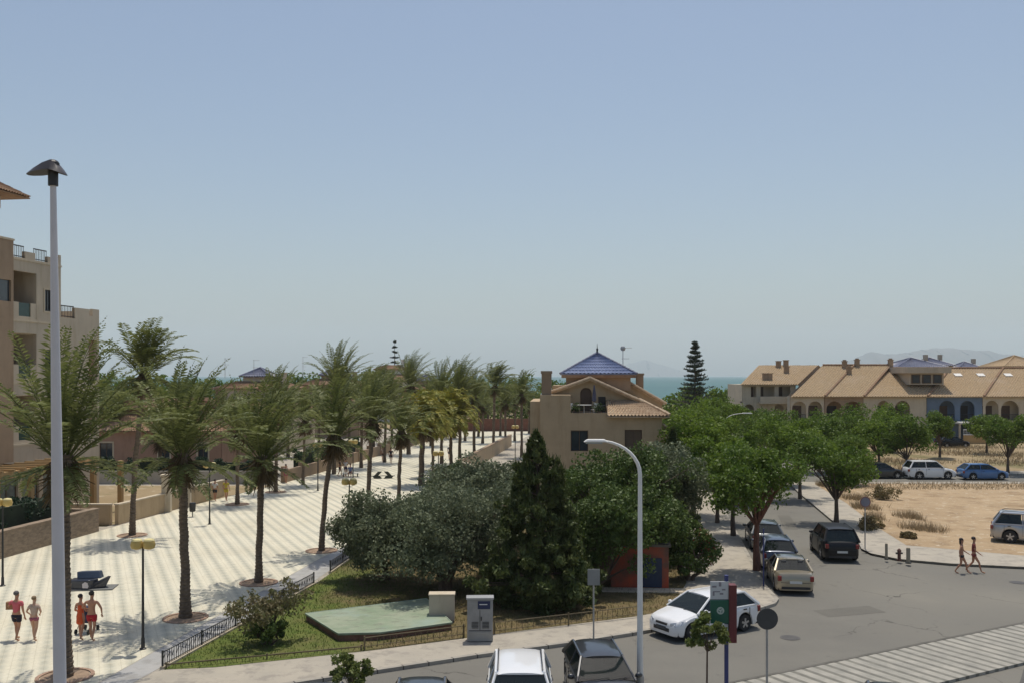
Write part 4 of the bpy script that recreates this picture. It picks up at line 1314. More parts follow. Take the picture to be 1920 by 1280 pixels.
def pG(px, py): return G(px, py, .12)
def cz(py, Y): return CAM_H - (py - HOR) * Y / FOC
right = [  # px,py of the foot, photo row of crown heart, crown kind, scale, radius, lean, label
    (122, 1268, 850, 0, 1.0, .21, (-.1, 0), 'nearest promenade palm, trunk directly behind the tall grey lamp post'),
    (348, 1158, 848, 2, .98, .20, (-.1, .1), 'big straight palm between the nearest amber lamp and the flowering shrub'),
    (485, 1092, 852, 1, 1.05, .17, (.25, .1), 'palm with a slightly slanting trunk standing behind the flowering shrub'),
    (603, 1032, 812, 5, 1.1, .155, (.55, 0), 'slender leaning palm just left of the olive trees'),
    (690, 988, 785, 1, 1.0, .16, (.35, 0), 'palm rising straight behind the left olive tree'),
    (747, 956, 806, 5, 1.0, .15, (0, 0), 'palm behind the olive trees, right of the straight one'),
]
for i, (px, py, cy, ck, cs, r, ln, lb) in enumerate(right):
    X, Y = pG(px, py)
    palm(lb, X, Y, cz(cy, Y) + 0, ck, cs, r, ln)
    if i < 4:
        pit(X, Y, ['brick edged tree pit at the foot of the nearest palm by the lamp post', 'brick edged tree pit left of the low fence, middle of the photo left half', 'brick edged tree pit behind the flowering shrub', 'brick edged tree pit left of the olive trees'][i])
left = [
    (248, 1003, 668, 3, 1.08, .17, (.6, 0), 'tall windblown palm on the left whose crown stands highest against the sky'),
    (445, 945, 785, 1, .95, .15, (.1, 0), 'palm on the left side of the promenade beside the couple in yellow'),
    (517, 922, 745, 0, 1.0, .15, (.2, 0), 'palm on the left side whose crown top shows just above the dark pyramid roof'),
    (568, 908, 765, 5, 1.0, .13, (0, 0), 'thin-trunked palm in front of the green hedge'),
    (626, 888, 700, 0, 1.15, .19, (.3, 0), 'tall palm in the left middle, crown clear above the roofs'),
    (677, 876, 745, 1, 1.1, .17, (0, 0), 'palm in the left row behind the bench with the sitting people'),
    (721, 866, 735, 2, 1.0, .17, (0, 0), 'palm in the left row near the small group of walkers'),
    (766, 851, 700, 1, 1.25, .22, (.2, 0), 'tall far palm standing out right of the small Norfolk pine'),
]
for i, (px, py, cy, ck, cs, r, ln, lb) in enumerate(left):
    X, Y = pG(px, py)
    palm(lb, X, Y, cz(cy, Y) - (.9 if ck == 3 else 1.0) * cs, ck, cs * .95, r, ln, rot=0.3 * ((i % 3) - 1))
    if i < 3:
        pit(X, Y, ['brick edged tree pit of the tall windblown palm at the left', 'brick edged tree pit beside the couple in yellow', 'brick edged tree pit of the third palm on the left side'][i])
far = [
    (790, 83, 772, 4, 1.0, .26, (0, 0), 'golden drooping palm with the thick shaggy trunk'),
    (812, 90, 790, 4, .8, .16, (0, 0), 'small golden palm between the two bigger golden ones'),
    (846, 96, 768, 4, 1.15, .19, (0, 0), 'golden green umbrella shaped palm right of the thick trunked one'),
    (828, 104, 715, 0, 1.1, .19, (0, 0), 'palm behind the golden ones with brownish crown'),
    (862, 100, 706, 1, 1.2, .19, (0, 0), 'palm over the promenade behind the golden palms, trunk left of the walker'),
    (889, 106, 720, 2, 1.0, .19, (0, 0), 'palm in the far right row just right of the lone walker'),
    (925, 118, 700, 3, 1.15, .19, (.3, 0), 'far windblown palm left of the villa chimney'),
    (948, 126, 735, 1, 1.0, .18, (0, 0), 'far palm with a low crown near the villa'),
    (905, 135, 745, 0, 1.0, .19, (0, 0), 'far palm in shadowy group at the end of the promenade'),
    (978, 112, 716, 5, 1.1, .17, (0, 0), 'palm close to the left corner of the villa'),
    (965, 140, 740, 2, .95, .18, (0, 0), 'far palm before the red end wall'),
    (872, 140, 738, 1, 1.05, .18, (0, 0), 'far palm left of the red end wall'),
    (700, 118, 712, 3, 1.3, .2, (0, 0), 'bushy tall palm in the middle of the left row skyline'),
    (735, 135, 742, 0, 1.2, .2, (0, 0), 'palm below the small Norfolk pine'),
    (808, 130, 735, 2, 1.2, .2, (0, 0), 'palm filling the gap behind the golden palms'),
    (540, 112, 760, 2, 1.2, .2, (0, 0), 'palm in the gardens left of the promenade, under the antenna'),
    (470, 100, 800, 0, 1.1, .2, (0, 0), 'low palm in the garden behind the couple in yellow'),
    (897, 150, 742, 0, 1.1, .19, (0, 0), 'far palm standing right at the red end wall, left part'),
    (938, 152, 738, 2, 1.1, .19, (0, 0), 'far palm standing at the red end wall, middle part'),
    (992, 158, 744, 1, 1.1, .19, (0, 0), 'far palm just left of the villa lower wing'),
    (852, 146, 735, 2, 1.15, .2, (0, 0), 'distant palm between the golden palms and the lone walker'),
    (915, 168, 742, 5, 1.3, .2, (0, 0), 'most distant palm, beyond the red end wall'),
    (655, 128, 728, 0, 1.2, .2, (0, 0), 'palm in the left skyline right of the tall clear crown'),
    (505, 92, 812, 2, 1.0, .2, (0, 0), 'low bushy palm at the brown garden wall corner'),
    (300, 88, 790, 1, 1.1, .2, (0, 0), 'palm in front of the brown house, right of the tall windblown palm'),
    (420, 96, 770, 0, 1.1, .2, (0, 0), 'palm in front of the cream house below its pyramid roof'),
    (350, 104, 750, 0, 1.1, .2, (0, 0), 'palm rising between the two nearest left palms, behind the dusty yard'),
    (215, 96, 762, 2, 1.15, .2, (0, 0), 'palm beside the stepped end of the apartment block'),
    (598, 118, 742, 1, 1.15, .2, (0, 0), 'palm in the gardens beside the smaller dark pyramid roof'),
]
for i, (px, Y, cy, ck, cs, r, ln, lb) in enumerate(far):
    X = (px - 960) * Y / FOC
    palm(lb, X, Y, cz(cy, Y) - (0.6 if ck == 4 else 1.2) * cs, ck, cs * (1.25 if ck == 4 else .88), r, ln, rot=0.25 * ((i % 3) - 1), z0=0.12 if (px > 600 and Y < 160) else 0.0)
# off to the left edge: palm crowding the lamp post's left
Xp, Yp = pG(30, 1085)
0 and palm('palm at the left edge with fronds over the apartment block', -23.6, 44.0, cz(815, 44), 2, 1.0, .2, (0, 0))
palm('palm at the left edge close to the retaining wall', -20.4, 50.0, cz(790, 50), 0, 1.0, .2, (0.1, 0)) if False else None

# ------------------------------------------------------------------ broadleaf and needle crowns
def clump_leaves(rs, centers, radii, per, size, flat=0.35, up=0.0, elong=1.5):
    """leaf quads spread through many clumps; returns (n,4,3)"""
    out = []
    for c, r in zip(centers, radii):
        k = int(per * rs.uniform(.7, 1.3))
        d = rs.randn(k, 3); d /= np.linalg.norm(d, axis=1)[:, None]
        rad = r * rs.uniform(.25, 1.05, k) ** .6
        p = c + d * rad[:, None] * np.array([1, 1, .8])
        nrm = rs.randn(k, 3) * .8 + d * .5 + np.array([0, 0, up]); nrm /= np.linalg.norm(nrm, axis=1)[:, None]
        a = np.cross(nrm, rs.randn(k, 3)); a /= np.linalg.norm(a, axis=1)[:, None]
        b_ = np.cross(nrm, a)
        s = size * rs.uniform(.6, 1.3, k)[:, None]
        a = a * s * elong * .5; b_ = b_ * s * .5
        out.append(np.stack([p - a, p + b_ * .9, p + a, p - b_ * .9], 1))
    return np.concatenate(out)

def tree(name, label, cat, X, Y, z0, trunk_h, rx, rz_, m, seed, bark=BARK2, nclump=38, per=150, size=.16, tr=.16, stems=1,
         group=None, cr=.42, cz_=None, lean=(0, 0), parts_extra=None, hollow=.45, flat_bottom=True, ry=None, fb=.35):
    rs = np.random.RandomState(seed)
    t = thing(name, label, cat, (X, Y, z0), 0, group)
    ry = ry or rx
    c0 = np.array([lean[0], lean[1], cz_ if cz_ is not None else trunk_h + rz_ * .8])
    cs, rr_ = [], []
    lobes = [(np.zeros(3), 1.0)]
    if nclump >= 50:
        lobes = [(np.array([rs.uniform(-.55, .55) * rx, rs.uniform(-.55, .55) * ry, rs.uniform(-.30, .42) * rz_]), rs.uniform(.48, .68)) for _ in range(7)] + [(np.zeros(3), .72)]
    for i in range(nclump):
        d = rs.randn(3); d /= np.linalg.norm(d)
        lo, ls_ = lobes[i % len(lobes)]
        if flat_bottom and d[2] < -fb: d[2] = -fb
        k = rs.uniform(hollow, 1.0) ** .7 * rs.uniform(.82, 1.1)
        cs.append(c0 + lo + d * k * ls_ * np.array([rx, ry, rz_])); rr_.append(cr * rs.uniform(.6, 1.35) * (rx / 2.0) ** .5)
    cs = np.array(cs)
    tb = MB()
    top = []
    for s in range(stems):
        off = np.array([rs.uniform(-.25, .25), rs.uniform(-.25, .25), 0]) if stems > 1 else np.zeros(3)
        b_ = np.array([lean[0] * .3, lean[1] * .3, trunk_h]) + off * 2.2
        pts = [off * .6, off * .8 + [rs.uniform(-.05, .05), 0, trunk_h * .5], b_, (b_ + c0) / 2 + [0, 0, .1]]
        tb.tube(pts, [tr * 1.35, tr, tr * .85, tr * .5], 8)
        top.append(b_)
    for i in range(0, nclump, 2):
        a = top[i % len(top)]; e = cs[i]
        mid = (a + e) / 2 + np.array([0, 0, .12 * np.linalg.norm(e - a)]) + rs.uniform(-.1, .1, 3)
        tb.tube([a, mid, e], [tr * .42, tr * .25, tr * .08], 5, cap=False)
    tb.build('trunk', bark, t)
    q = clump_leaves(rs, cs, rr_, per, size)
    np_mesh('crown', q, 4, m, t)
    if parts_extra: parts_extra(t, rs, cs, rr_)
    return t

# olives
X, Y = pG(835, 1112)
tree('olive_tree', 'big grey-green olive tree right of the green platform, trunk in view', 'tree', X, Y, .13, 1.2, 3.6, 3.0, OLIVE, 1, fb=.75, nclump=150, per=240, size=.095, tr=.17, stems=3, cr=.52, cz_=3.0, group='olive trees in the garden')
X, Y = pG(728, 1085)
tree('olive_tree', 'leftmost grey-green olive tree overhanging the promenade fence', 'tree', X, Y, .13, 0.9, 2.9, 2.55, OLIVE, 2, fb=.85, nclump=125, per=240, size=.095, tr=.13, stems=2, cr=.5, cz_=2.4, group='olive trees in the garden')
tree('olive_tree', 'olive tree at the back reaching up to the villa garden wall', 'tree', -1.3, 52.5, .13, 1.3, 3.9, 2.9, OLIVE, 3, fb=.8, nclump=130, per=220, size=.11, tr=.18, stems=2, cr=.5, cz_=3.2, group='olive trees in the garden')
tree('garden_tree', 'broad leafy green tree between the dark conifer and the white curved lamp', 'tree', 4.9, 47.5, .13, 1.4, 3.5, 2.6, BUSH, 4, fb=.8, nclump=115, per=220, size=.11, tr=.17, stems=2, cr=.5, cz_=3.5)
tree('olive_tree', 'olive tree right of the white curved lamp in front of the green trees', 'tree', 8.4, 51, .13, 1.4, 3.0, 2.3, OLIVE, 5, nclump=80, per=220, size=.11, tr=.17, stems=2, cr=.48, cz_=3.9, group='olive trees in the garden')
tree('olive_tree', 'small olive tree filling the gap between the big olive and the dark conifer', 'tree', -.9, 45.2, .13, .9, 1.9, 1.9, OLIVE, 15, fb=.9, nclump=80, per=220, size=.10, tr=.12, stems=2, cr=.5, cz_=2.5, group='olive trees in the garden')
# broad bush behind the graffiti box
tree('garden_tree', 'green garden tree with dense leaves left of the graffiti hut', 'tree', 3.6, 42.6, .13, .5, 2.5, 2.35, BUSH, 6, fb=.9, nclump=105, per=230, size=.11, tr=.13, stems=2, cr=.5, cz_=2.2)
tree('garden_tree', 'green garden tree rising above the graffiti hut', 'tree', 6.3, 44.6, .13, 1.5, 2.6, 1.7, BUSH, 16, nclump=80, per=230, size=.11, tr=.13, stems=2, cr=.5, cz_=3.0)

def flowers(t, rs, cs, rr_):
    sel = [i for i in range(len(cs)) if cs[i][0] > .35]
    q = clump_leaves(rs, cs[sel[:8]], [r * 1.05 for r in np.array(rr_)[sel[:8]]], 26, .07)
    np_mesh('flowers', q, 4, FLOWER, t)
X, Y = pG(1292, 1086)
tree('flowering_bush', 'rounded dark green bush with red flowers right of the graffiti hut', 'bush', X, Y, .13, .4, 1.25, 1.25, BUSH, 7, nclump=40, per=230, size=.10, tr=.10, stems=3, cr=.48, cz_=1.45, fb=.9, parts_extra=flowers)
X, Y = pG(500, 1207)
tree('flowering_shrub', 'loose straggly shrub with brownish tips beside the low promenade fence', 'bush', X, Y, .13, .35, 1.4, .95, SHRUB, 8, nclump=52, per=62, size=.085, tr=.045, stems=5, cr=.34, cz_=1.25, hollow=.2, flat_bottom=False)
tree('garden_bush', 'dense green bush at the foot of the straggly shrub', 'bush', X + .15, Y - .1, .13, .15, .75, .42, BUSH, 9, nclump=20, per=160, size=.08, tr=.03, stems=3, cr=.3, cz_=.45)

# dark conifers
def conifer(label, X, Y, z0, h, r, seed, n=150, tips=((0, 0, 1.0),), m=None, per=110, size=.12):
    rs = np.random.RandomState(seed)
    t = thing('conifer', label, 'tree', (X, Y, z0))
    cs, rr_ = [], []
    for i in range(n):
        tp = tips[0] if i % 5 < 3 or len(tips) == 1 else tips[1 + i % (len(tips) - 1)]
        sc = 1.0 if tp is tips[0] else .62
        u = 1 - (1 - rs.uniform(0, 1)) ** .62 if rs.rand() < .75 else rs.uniform(.5, 1)
        z = u * h * tp[2]
        rad = r * sc * ((1 - u) ** .85) * (.72 + .48 * rs.rand()) * min(1, .8 + u * 2)
        a = rs.uniform(0, 6.283)
        k = rs.uniform(.6, 1)
        off = 1.0 if tp is tips[0] else .55 + .45 * u
        cs.append([tp[0] * off + rad * k * math.cos(a), tp[1] * off + rad * k * math.sin(a), z + .15]); rr_.append(max(.09, .36 * (1 - u * .78) * rs.uniform(.75, 1.2)))
    cs = np.array(cs)
    tb = MB(); tb.tube([(0, 0, 0), (0, 0, h * .5), (tips[0][0] * .9, tips[0][1], h * .93)], [.16, .1, .02], 7)
    for i in range(0, n, 5):
        tb.tube([(0, 0, max(.1, cs[i][2] - .3)), tuple(cs[i])], [.03, .01], 4, cap=False)
    tb.build('trunk', BARK2, t)
    q = clump_leaves(rs, cs, rr_, per, size, elong=2.0)
    # upright sprays
    up = []
    for c, r_ in zip(cs, rr_):
        for k in range(14):
            b_ = c + rs.uniform(-1, 1, 3) * r_ * .8; d = np.array([rs.uniform(-.35, .35), rs.uniform(-.35, .35), 1.0]) * rs.uniform(.15, .34)
            w = rs.randn(3); w[2] = 0; w = w / np.linalg.norm(w) * .03
            up.append([b_ - w, b_ + w, b_ + d + w * .2, b_ + d - w * .2])
    np_mesh('crown', np.concatenate([q, np.array(up)]), 4, m or DARKC, t)
    return t
X, Y = pG(1012, 1140)
conifer('tall dark conifer with a pointed top in the middle of the garden', X, Y + .6, .13, 6.95, 2.95, 21, n=470, tips=((-.15, 0, 1.0), (.8, 0, .86), (-.9, -.2, .55), (1.0, -.3, .5)), per=105)
conifer('dark conifer beside the right corner of the villa', (1262 - 960) * 58 / FOC, 58, .13, 6.1, 1.75, 22, n=220, tips=((0, 0, 1.0), (.7, 0, .8), (-.7, 0, .75)))
conifer('small dark conifer in front of the right villa window', (1212 - 960) * 60 / FOC, 60, .13, 5.0, .9, 23, n=60)

def norfolk(label, X, Y, h, r, seed, tiers=15):
    rs = np.random.RandomState(seed)
    t = thing('norfolk_pine', label, 'tree', (X, Y, 0))
    tb = MB(); tb.tube([(0, 0, 0), (0, 0, h * .6), (0, 0, h)], [.22, .12, .02], 7)
    Q = []
    for i in range(tiers):
        u = (i + 1) / tiers
        z = h * (.12 + .86 * u); L_ = r * (1 - u) ** .85 + .22
        nb = 7
        a0 = rs.uniform(0, 6)
        for k in range(nb):
            a = a0 + k * 6.283 / nb + rs.uniform(-.3, .3)
            d = np.array([math.cos(a), math.sin(a), .12])
            p0 = np.array([0, 0, z + rs.uniform(-.14, .14)]); d = d + [0, 0, rs.uniform(-.12, .12)]; p1 = p0 + d * L_ * rs.uniform(.68, 1.12)
            tb.tube([p0, p1], [.035, .012], 4, cap=False)
            for s in range(38):
                v = rs.uniform(.12, 1.02)
                b_ = p0 + (p1 - p0) * v + rs.uniform(-.06, .06, 3)
                dd = np.array([d[0] * .4 + rs.uniform(-.6, .6), d[1] * .4 + rs.uniform(-.6, .6), rs.uniform(.1, 1.0)]); dd /= np.linalg.norm(dd)
                w = np.cross(dd, rs.randn(3)); w /= np.linalg.norm(w)
                l = .34 * (.6 + .6 * (1 - v)) * (r / 2) ** .5
                Q.append([b_ - w * .05, b_ + w * .05, b_ + dd * l + w * .03, b_ + dd * l - w * .03])
    tb.build('trunk', BARK2, t)
    np_mesh('crown', np.array(Q), 4, NORF, t)
    return t
norfolk('tall Norfolk pine with layered branches left of the terraced houses', (1303 - 960) * 128 / FOC, 128, 14.0, 3.5, 31, 20)
norfolk('small distant Norfolk pine above the palm skyline', (740 - 960) * 215 / FOC, 215, 17.4, 2.3, 32, 13)

# street trees
st = [ # px, Y, crown centre row, rx, rz, material, trunk radius, label, leafsize
    (1419, 46.8, 903, 2.0, 1.75, STREET2, .15, 'leafy street tree beside the parked cars, red-brown trunk on the pavement', .12),
    (1568, 61.8, 862, 2.35, 1.9, STREET2, .14, 'broad street tree on the corner beside the sandy lot', .13),
    (1375, 57, 850, 2.1, 1.7, STREET, .13, 'bright green tree behind the street tree with the red-brown trunk', .13),
    (1300, 66, 800, 2.3, 1.9, STREET, .14, 'bright green tree against the right side of the villa', .14),
    (1395, 72, 830, 2.5, 2.0, STREET, .14, 'bright green tree in the middle of the left side of the side street', .15),
    (1330, 84, 775, 2.8, 2.2, STREET, .15, 'round tree in front of the tall Norfolk pine', .16),
    (1440, 92, 775, 2.6, 2.0, STREET2, .14, 'tree before the corner house balcony', .16),
    (1500, 74, 830, 2.4, 1.9, STREET, .13, 'street tree left of the broad corner tree', .14),
    (1536, 96, 790, 2.6, 2.1, STREET2, .14, 'tree in front of the second terraced house', .16),
    (1700, 92.5, 815, 2.2, 2.0, STREET2, .13, 'street tree behind the white estate car on the far road', .16),
    (1648, 96, 805, 2.4, 2.1, STREET, .14, 'street tree standing beside the dark far car', .16),
    (1605, 104, 780, 2.6, 2.3, STREET2, .14, 'tree in front of the big arches of the long terraced house', .17),
    (1762, 112, 788, 1.9, 1.7, STREET2, .13, 'small round tree left of the white canopy', .16),
    (1890, 94, 810, 2.2, 2.0, STREET2, .13, 'street tree right of the blue car on the far road', .16),
    (1470, 118, 765, 3.0, 2.4, STREET2, .15, 'dark tree under the arches of the corner house', .18),
    (1350, 118, 755, 3.0, 2.3, STREET, .15, 'tree at the foot of the tall Norfolk pine', .18),
    (1262, 92, 790, 2.0, 1.9, STREET2, .14, 'dark green tree directly behind the villa porch roof', .15),
    (1400, 140, 752, 3.2, 2.2, STREET2, .15, 'far tree at the left end of the terraced houses', .2),
    (1345, 62, 872, 1.9, 1.6, STREET2, .12, 'tree behind the flowering bush on the left pavement of the side street', .13),
    (1462, 84, 812, 2.3, 1.9, STREET, .13, 'yellow-green tree half way along the side street', .15),
    (1588, 84, 842, 1.9, 1.6, STREET2, .12, 'tree behind the broad corner tree', .15),
    (1560, 120, 782, 2.6, 1.9, STREET2, .14, 'tree hiding the ground floor of the third terraced house', .17),
    (1805, 134, 806, 1.3, 1.1, STREET, .10, 'small tree at the ochre wall under the white canopy', .15) if False else (1850, 118, 792, 2.0, 1.8, STREET, .13, 'tree right of the white canopy', .16),
    (1665, 122, 782, 2.2, 2.0, STREET, .14, 'garden tree in front of the long terraced house', .18),
]
for i, (px, Y, cy, rx, rz_, m, tr_, lb, ls) in enumerate(st):
    X = (px - 960) * Y / FOC
    cy += 26 if px < 1400 else (40 if 1375 < px < 1520 else 26) if Y > 88 and px < 1620 else (8 if Y > 60 else 0)
    zc = cz(cy, Y)
    rx *= 1.25; rz_ *= 1.24
    tree('street_tree', lb, 'tree', X, Y, .12 if (Y < 92 or px > 1600) else 0, max(1.4, zc - rz_ * 1.05), rx, rz_, m, 100 + i, bark=BARKR if i == 0 else BARK2, nclump=50, per=200 if Y < 80 else 150,
         size=ls, tr=tr_, cr=.62, cz_=zc - .12, group='street trees along the side street and far road', hollow=.35)
# far shoreline wood beyond the houses on the right, and scrub by the sea
def wood(label, spans, seed, m, h=4.5, size=.42):
    rs = np.random.RandomState(seed)
    cs, rr_ = [], []
    for (x0, x1, Y, hh, n) in spans:
        for k in range(n):
            cs.append([rs.uniform(x0, x1), Y + rs.uniform(-4, 4), .5 + (hh - .5) * rs.uniform(0, 1) ** .7 * (.86 + .14 * math.sin(len(cs) * 1.7))]); rr_.append(rs.uniform(.9, 1.8))
    q = clump_leaves(rs, np.array(cs), rr_, 80, size)
    o = np_mesh('far_trees', q, 4, m); tag(o, label, 'trees', kind='stuff')
wood('far dark wood between the palms and the sea', [(-92, -48, 185, 9.8, 330), (-60, -22, 215, 9.9, 330), (-22, 20, 235, 9.2, 130), (-12, 8, 185, 6.0, 60)], 41, STREET2)
wood('far scrub behind the side street and the Norfolk pine', [(34, 56, 190, 6.8, 130), (20, 34, 170, 5.5, 60)], 42, STREET)
# small near street trees
def lolly(label, px, Y, cy, r, seed):
    X = (px - 960) * Y / FOC
    return tree('young_tree', label, 'tree', X, Y, .10, cz(cy, Y) - r - .1, r, r * .95, CITRUS, seed, nclump=26, per=120, size=.065, tr=.028, cr=.26, cz_=cz(cy, Y) - .1, group='young round trees on the near pavement', flat_bottom=False)
lolly('young round tree beside the blue sign post', 1326, 26.6, 1184, .55, 51)
lolly('young round tree at the bottom edge in front of the lawn', 658, 25.2, 1256, .54, 52)

# hedges
def hedge(name, label, a, b_, z0, h, w, m, seed, size=.12, dens=130):
    a, b_ = Vector((*a, 0)), Vector((*b_, 0)); L_ = (b_ - a).length
    t = thing(name, label, 'hedge', (a.x, a.y, z0), math.atan2(b_.y - a.y, b_.x - a.x))
    rs = np.random.RandomState(seed)
    n = int(L_ * 2.2) + 2
    cs = np.stack([rs.uniform(0, L_, n * 3), rs.uniform(-w / 3, w / 3, n * 3), rs.uniform(.25, h - .15, n * 3)], 1)
    MB().bx(.1, L_ - .1, -w * .3, w * .3, 0, h * .8).build('stems', mat('hedge_core', (0.018, 0.03, 0.014), .95, var=.3), t)
    np_mesh('foliage', clump_leaves(rs, cs, [.38] * len(cs), dens, size), 4, m, t)
    return t
hedge('hedge', 'long dark green clipped hedge behind the dusty yard', (-52, 85.6), (-22.5, 85.6), 0, 2.35, .9, HEDGE, 61)
hedge('hedge', 'green clipped hedge above the brown garden wall left of the promenade', (-20.7, 92), (-17.6, 110), 0, 2.6, 1.0, leafmat('bright_hedge', (0.03, 0.075, 0.02), (0.055, 0.11, 0.035), .1, 1), 62)
hedge('hedge', 'dark hedge above the retaining wall at the left edge', (-31.5, 30), (-26.9, 57), 1.3, 1.5, 1.6, HEDGE, 63, .1)
hedge('hedge', 'ivy green hedge between the olive trees and the promenade', (-5.9, 66), (-5.0, 88), .12, 1.9, 1.0, leafmat('ivy', (0.07, 0.11, 0.03), (0.12, 0.15, 0.04), .15, 1), 64)
# dry bushes on the lot
for i, (px, py, s, lb) in enumerate(((1660, 935, .8, 'dry brown bush at the left edge of the sandy lot'), (1628, 990, .6, 'dry weeds behind the pavement near the round road sign'), (1705, 1008, .25, 'small dry tuft on the sandy lot near the bollards'))):
    X, Y = G(px, py)
    tree('dry_bush', lb, 'bush', X, Y, .124, .1, 1.6 * s, .8 * s, DRY, 70 + i, nclump=22, per=90, size=.09, tr=.02, stems=4, cr=.4, cz_=.5 * s, hollow=.2)

# ------------------------------------------------------------------ vehicles
def paint(name, col, metal=.0):
    return mat('paint_' + name, col, .32, metal=metal, var=0.03, scale=2, coat=.8, spec=.5)
RUB = mat('black_rubber', (0.02, 0.02, 0.02), .8)
RIM = mat('alloy_rim', (0.45, 0.45, 0.46), .35, metal=.8)
TRIM = mat('black_trim', (0.025, 0.025, 0.027), .5)
SEATM = mat('car_seat', (.10, .095, .09), .85)
CGL = mat('car_glass', (0.02, 0.03, 0.03), .03, spec=.9, var=.1)
_n = CGL.node_tree; _o = _n.nodes['Material Output']; _t = _n.nodes.new('ShaderNodeBsdfTransparent'); _t.inputs[0].default_value = (.50, .56, .54, 1)
_m = _n.nodes.new('ShaderNodeMixShader'); _m.inputs[0].default_value = .55
_n.links.new(_n.nodes['Principled BSDF'].outputs[0], _m.inputs[1]); _n.links.new(_t.outputs[0], _m.inputs[2]); _n.links.new(_m.outputs[0], _o.inputs['Surface'])
LAMP_R = mat('red_lamp', (0.20, 0.012, 0.012), .2, coat=.5)
LAMP_W = mat('clear_lamp', (0.55, 0.57, 0.6), .12, coat=.8, metal=.3)
PLATE = mat('number_plate', (0.62, 0.62, 0.6), .5)

def car(name, label, cat, loc, rz, kind, pm, z0=0.006, group=None, plate=PLATE, rails=False):
    K = dict(
        hatch=dict(L=4.25, W=1.78, g=.17, hood=.93, hoodx=1.0, ws0=-1.12, ws1=-.28, rf=1.48, rr=1.42, rb=1.98, belt=.96, tail=.98, wb=2.62, wr=.315, tw=1.16),
        suv=dict(L=4.5, W=1.86, g=.22, hood=1.05, hoodx=1.0, ws0=-1.05, ws1=-.42, rf=1.72, rr=1.72, rb=2.12, belt=1.08, tail=1.08, wb=2.65, wr=.36, tw=1.28),
        sedan=dict(L=4.4, W=1.70, g=.16, hood=.88, hoodx=1.0, ws0=-1.05, ws1=-.3, rf=1.40, rr=.85, rb=1.45, belt=.92, tail=.96, wb=2.55, wr=.30, tw=1.12),
    )[kind]
    L, W, wb, wr = K['L'], K['W'], K['wb'], K['wr']
    t = thing(name, label, cat, (loc[0], loc[1], z0), rz, group)
    yf, yr = -L / 2, L / 2
    # ---- hull, lofted along y with real wheel arches
    fy, ry = yf + (L - wb) * .46, yf + (L - wb) * .46 + wb
    n = 75
    ys = [yf + L * i / (n - 1) for i in range(n)]
    def ztop(y):
        u = (y - yf)
        prof = [(0, .55), (.04, .66), (.16, .76), (.45, .80 * K['hood'] / .93 + .03), (K['ws0'] - yf, K['hood'] + .02), (K['ws0'] - yf + .4, K['belt']), (K['rb'] - yf - .05, K['belt'] + .02), (L - .12, K['tail'] - .02), (L - .03, K['tail'] - .12), (L, K['tail'] - .30)]
        return float(np.interp(u, [p[0] for p in prof], [p[1] for p in prof]))
    def hw(y):
        u = min(y - yf, yr - y)
        return W / 2 * float(np.interp(u, [0, .06, .2, .5, 1.2], [.72, .83, .92, .985, 1.0]))
    def zbot(y):
        z = K['g'] + .06 * (1 - min(1, min(y - yf, yr - y) / .5))
        for wy in (fy, ry):
            d = abs(y - wy)
            ra = wr + .065
            if d < ra: z = max(z, wr + math.sqrt(ra * ra - d * d) - .0)
        return z
    vs, fs = [], []
    m = 9
    for y in ys:
        zt, zb, w = ztop(y), zbot(y), hw(y)
        zb = min(zb, zt - .12)
        side = [(w * .93, zb), (w * .985, zb + (zt - zb) * .12), (w, zb + (zt - zb) * .45), (w * .985, zb + (zt - zb) * .72), (w * .955, zt - .07), (w * .89, zt - .012), (w * .6, zt + .012), (w * .3, zt + .022), (0, zt + .026)]
        row = [(x, y, z) for x, z in side] + [(-x, y, z) for x, z in side[::-1][1:]]
        vs += row
    k = 2 * m - 1
    for i in range(n - 1):
        for j in range(k - 1):
            a = i * k + j
            fs.append((a, a + k, a + k + 1, a + 1))
    fs.append(tuple(range(k))[::-1][::-1]); fs.append(tuple((n - 1) * k + j for j in range(k))[::-1])
    body = MB(); body.add(vs, fs)
    # pillars and roof
    b0y, r0y, r1y, b1y = K['ws0'], K['ws1'], K['rr'], K['rb']
    zb_, zr = K['belt'], K['rf']
    wbt, wtp = W / 2 * .93, K['tw'] / 2
    def P(y, z, f):
        u = (z - zb_) / (zr - zb_)
        return (f * (wbt + (wtp - wbt) * u), y, z)
    bo = body.build('body', pm, t, smooth=True)
    mid_ = (r0y + r1y) / 2 - .05
    cab = MB()
    zg = zr - .06
    A = {}
    for f in (-1, 1):
        A[f] = [P(b0y, zb_ - .02, f), P(r0y, zg, f), P(r1y, zg, f), P(b1y, zb_ - .02, f)]
    c = [(x * .955, y, z) for f in (-1, 1) for (x, y, z) in A[f]]
    c = [(x, y + (.05 if i % 4 in (0, 1) else -.05), z) for i, (x, y, z) in enumerate(c)]
    cab.add(c, [(0, 3, 2, 1), (4, 5, 6, 7), (0, 1, 5, 4), (3, 7, 6, 2), (1, 2, 6, 5)])
    MB().bx(-W * .40, W * .40, b0y + .1, b1y - .1, zb_ - .05, zb_ + .045).build('cabin_floor', TRIM, t)
    for sx in (-.36, .36):
        for sy in (mid_ - .15, mid_ + .75):
            st = MB(); st.box((sx, sy, zb_ + .14), (.46, .13, .28), taper=.85); st.box((sx, sy + .01, zb_ + .345), (.24, .09, .13), taper=.9); st.build('seat', SEATM, t, bevel=.03)
    MB().bx(-W * .38, W * .38, b0y + .22, b0y + .5, zb_ + .03, zb_ + .09).build('dashboard', TRIM, t)
    sw_ = MB(); sw_.lathe([(.17, -.01), (.19, 0), (.17, .01)], 16, (.36, b0y + .62, zb_ + .10), 'Y'); sw_.build('steering_wheel', TRIM, t)
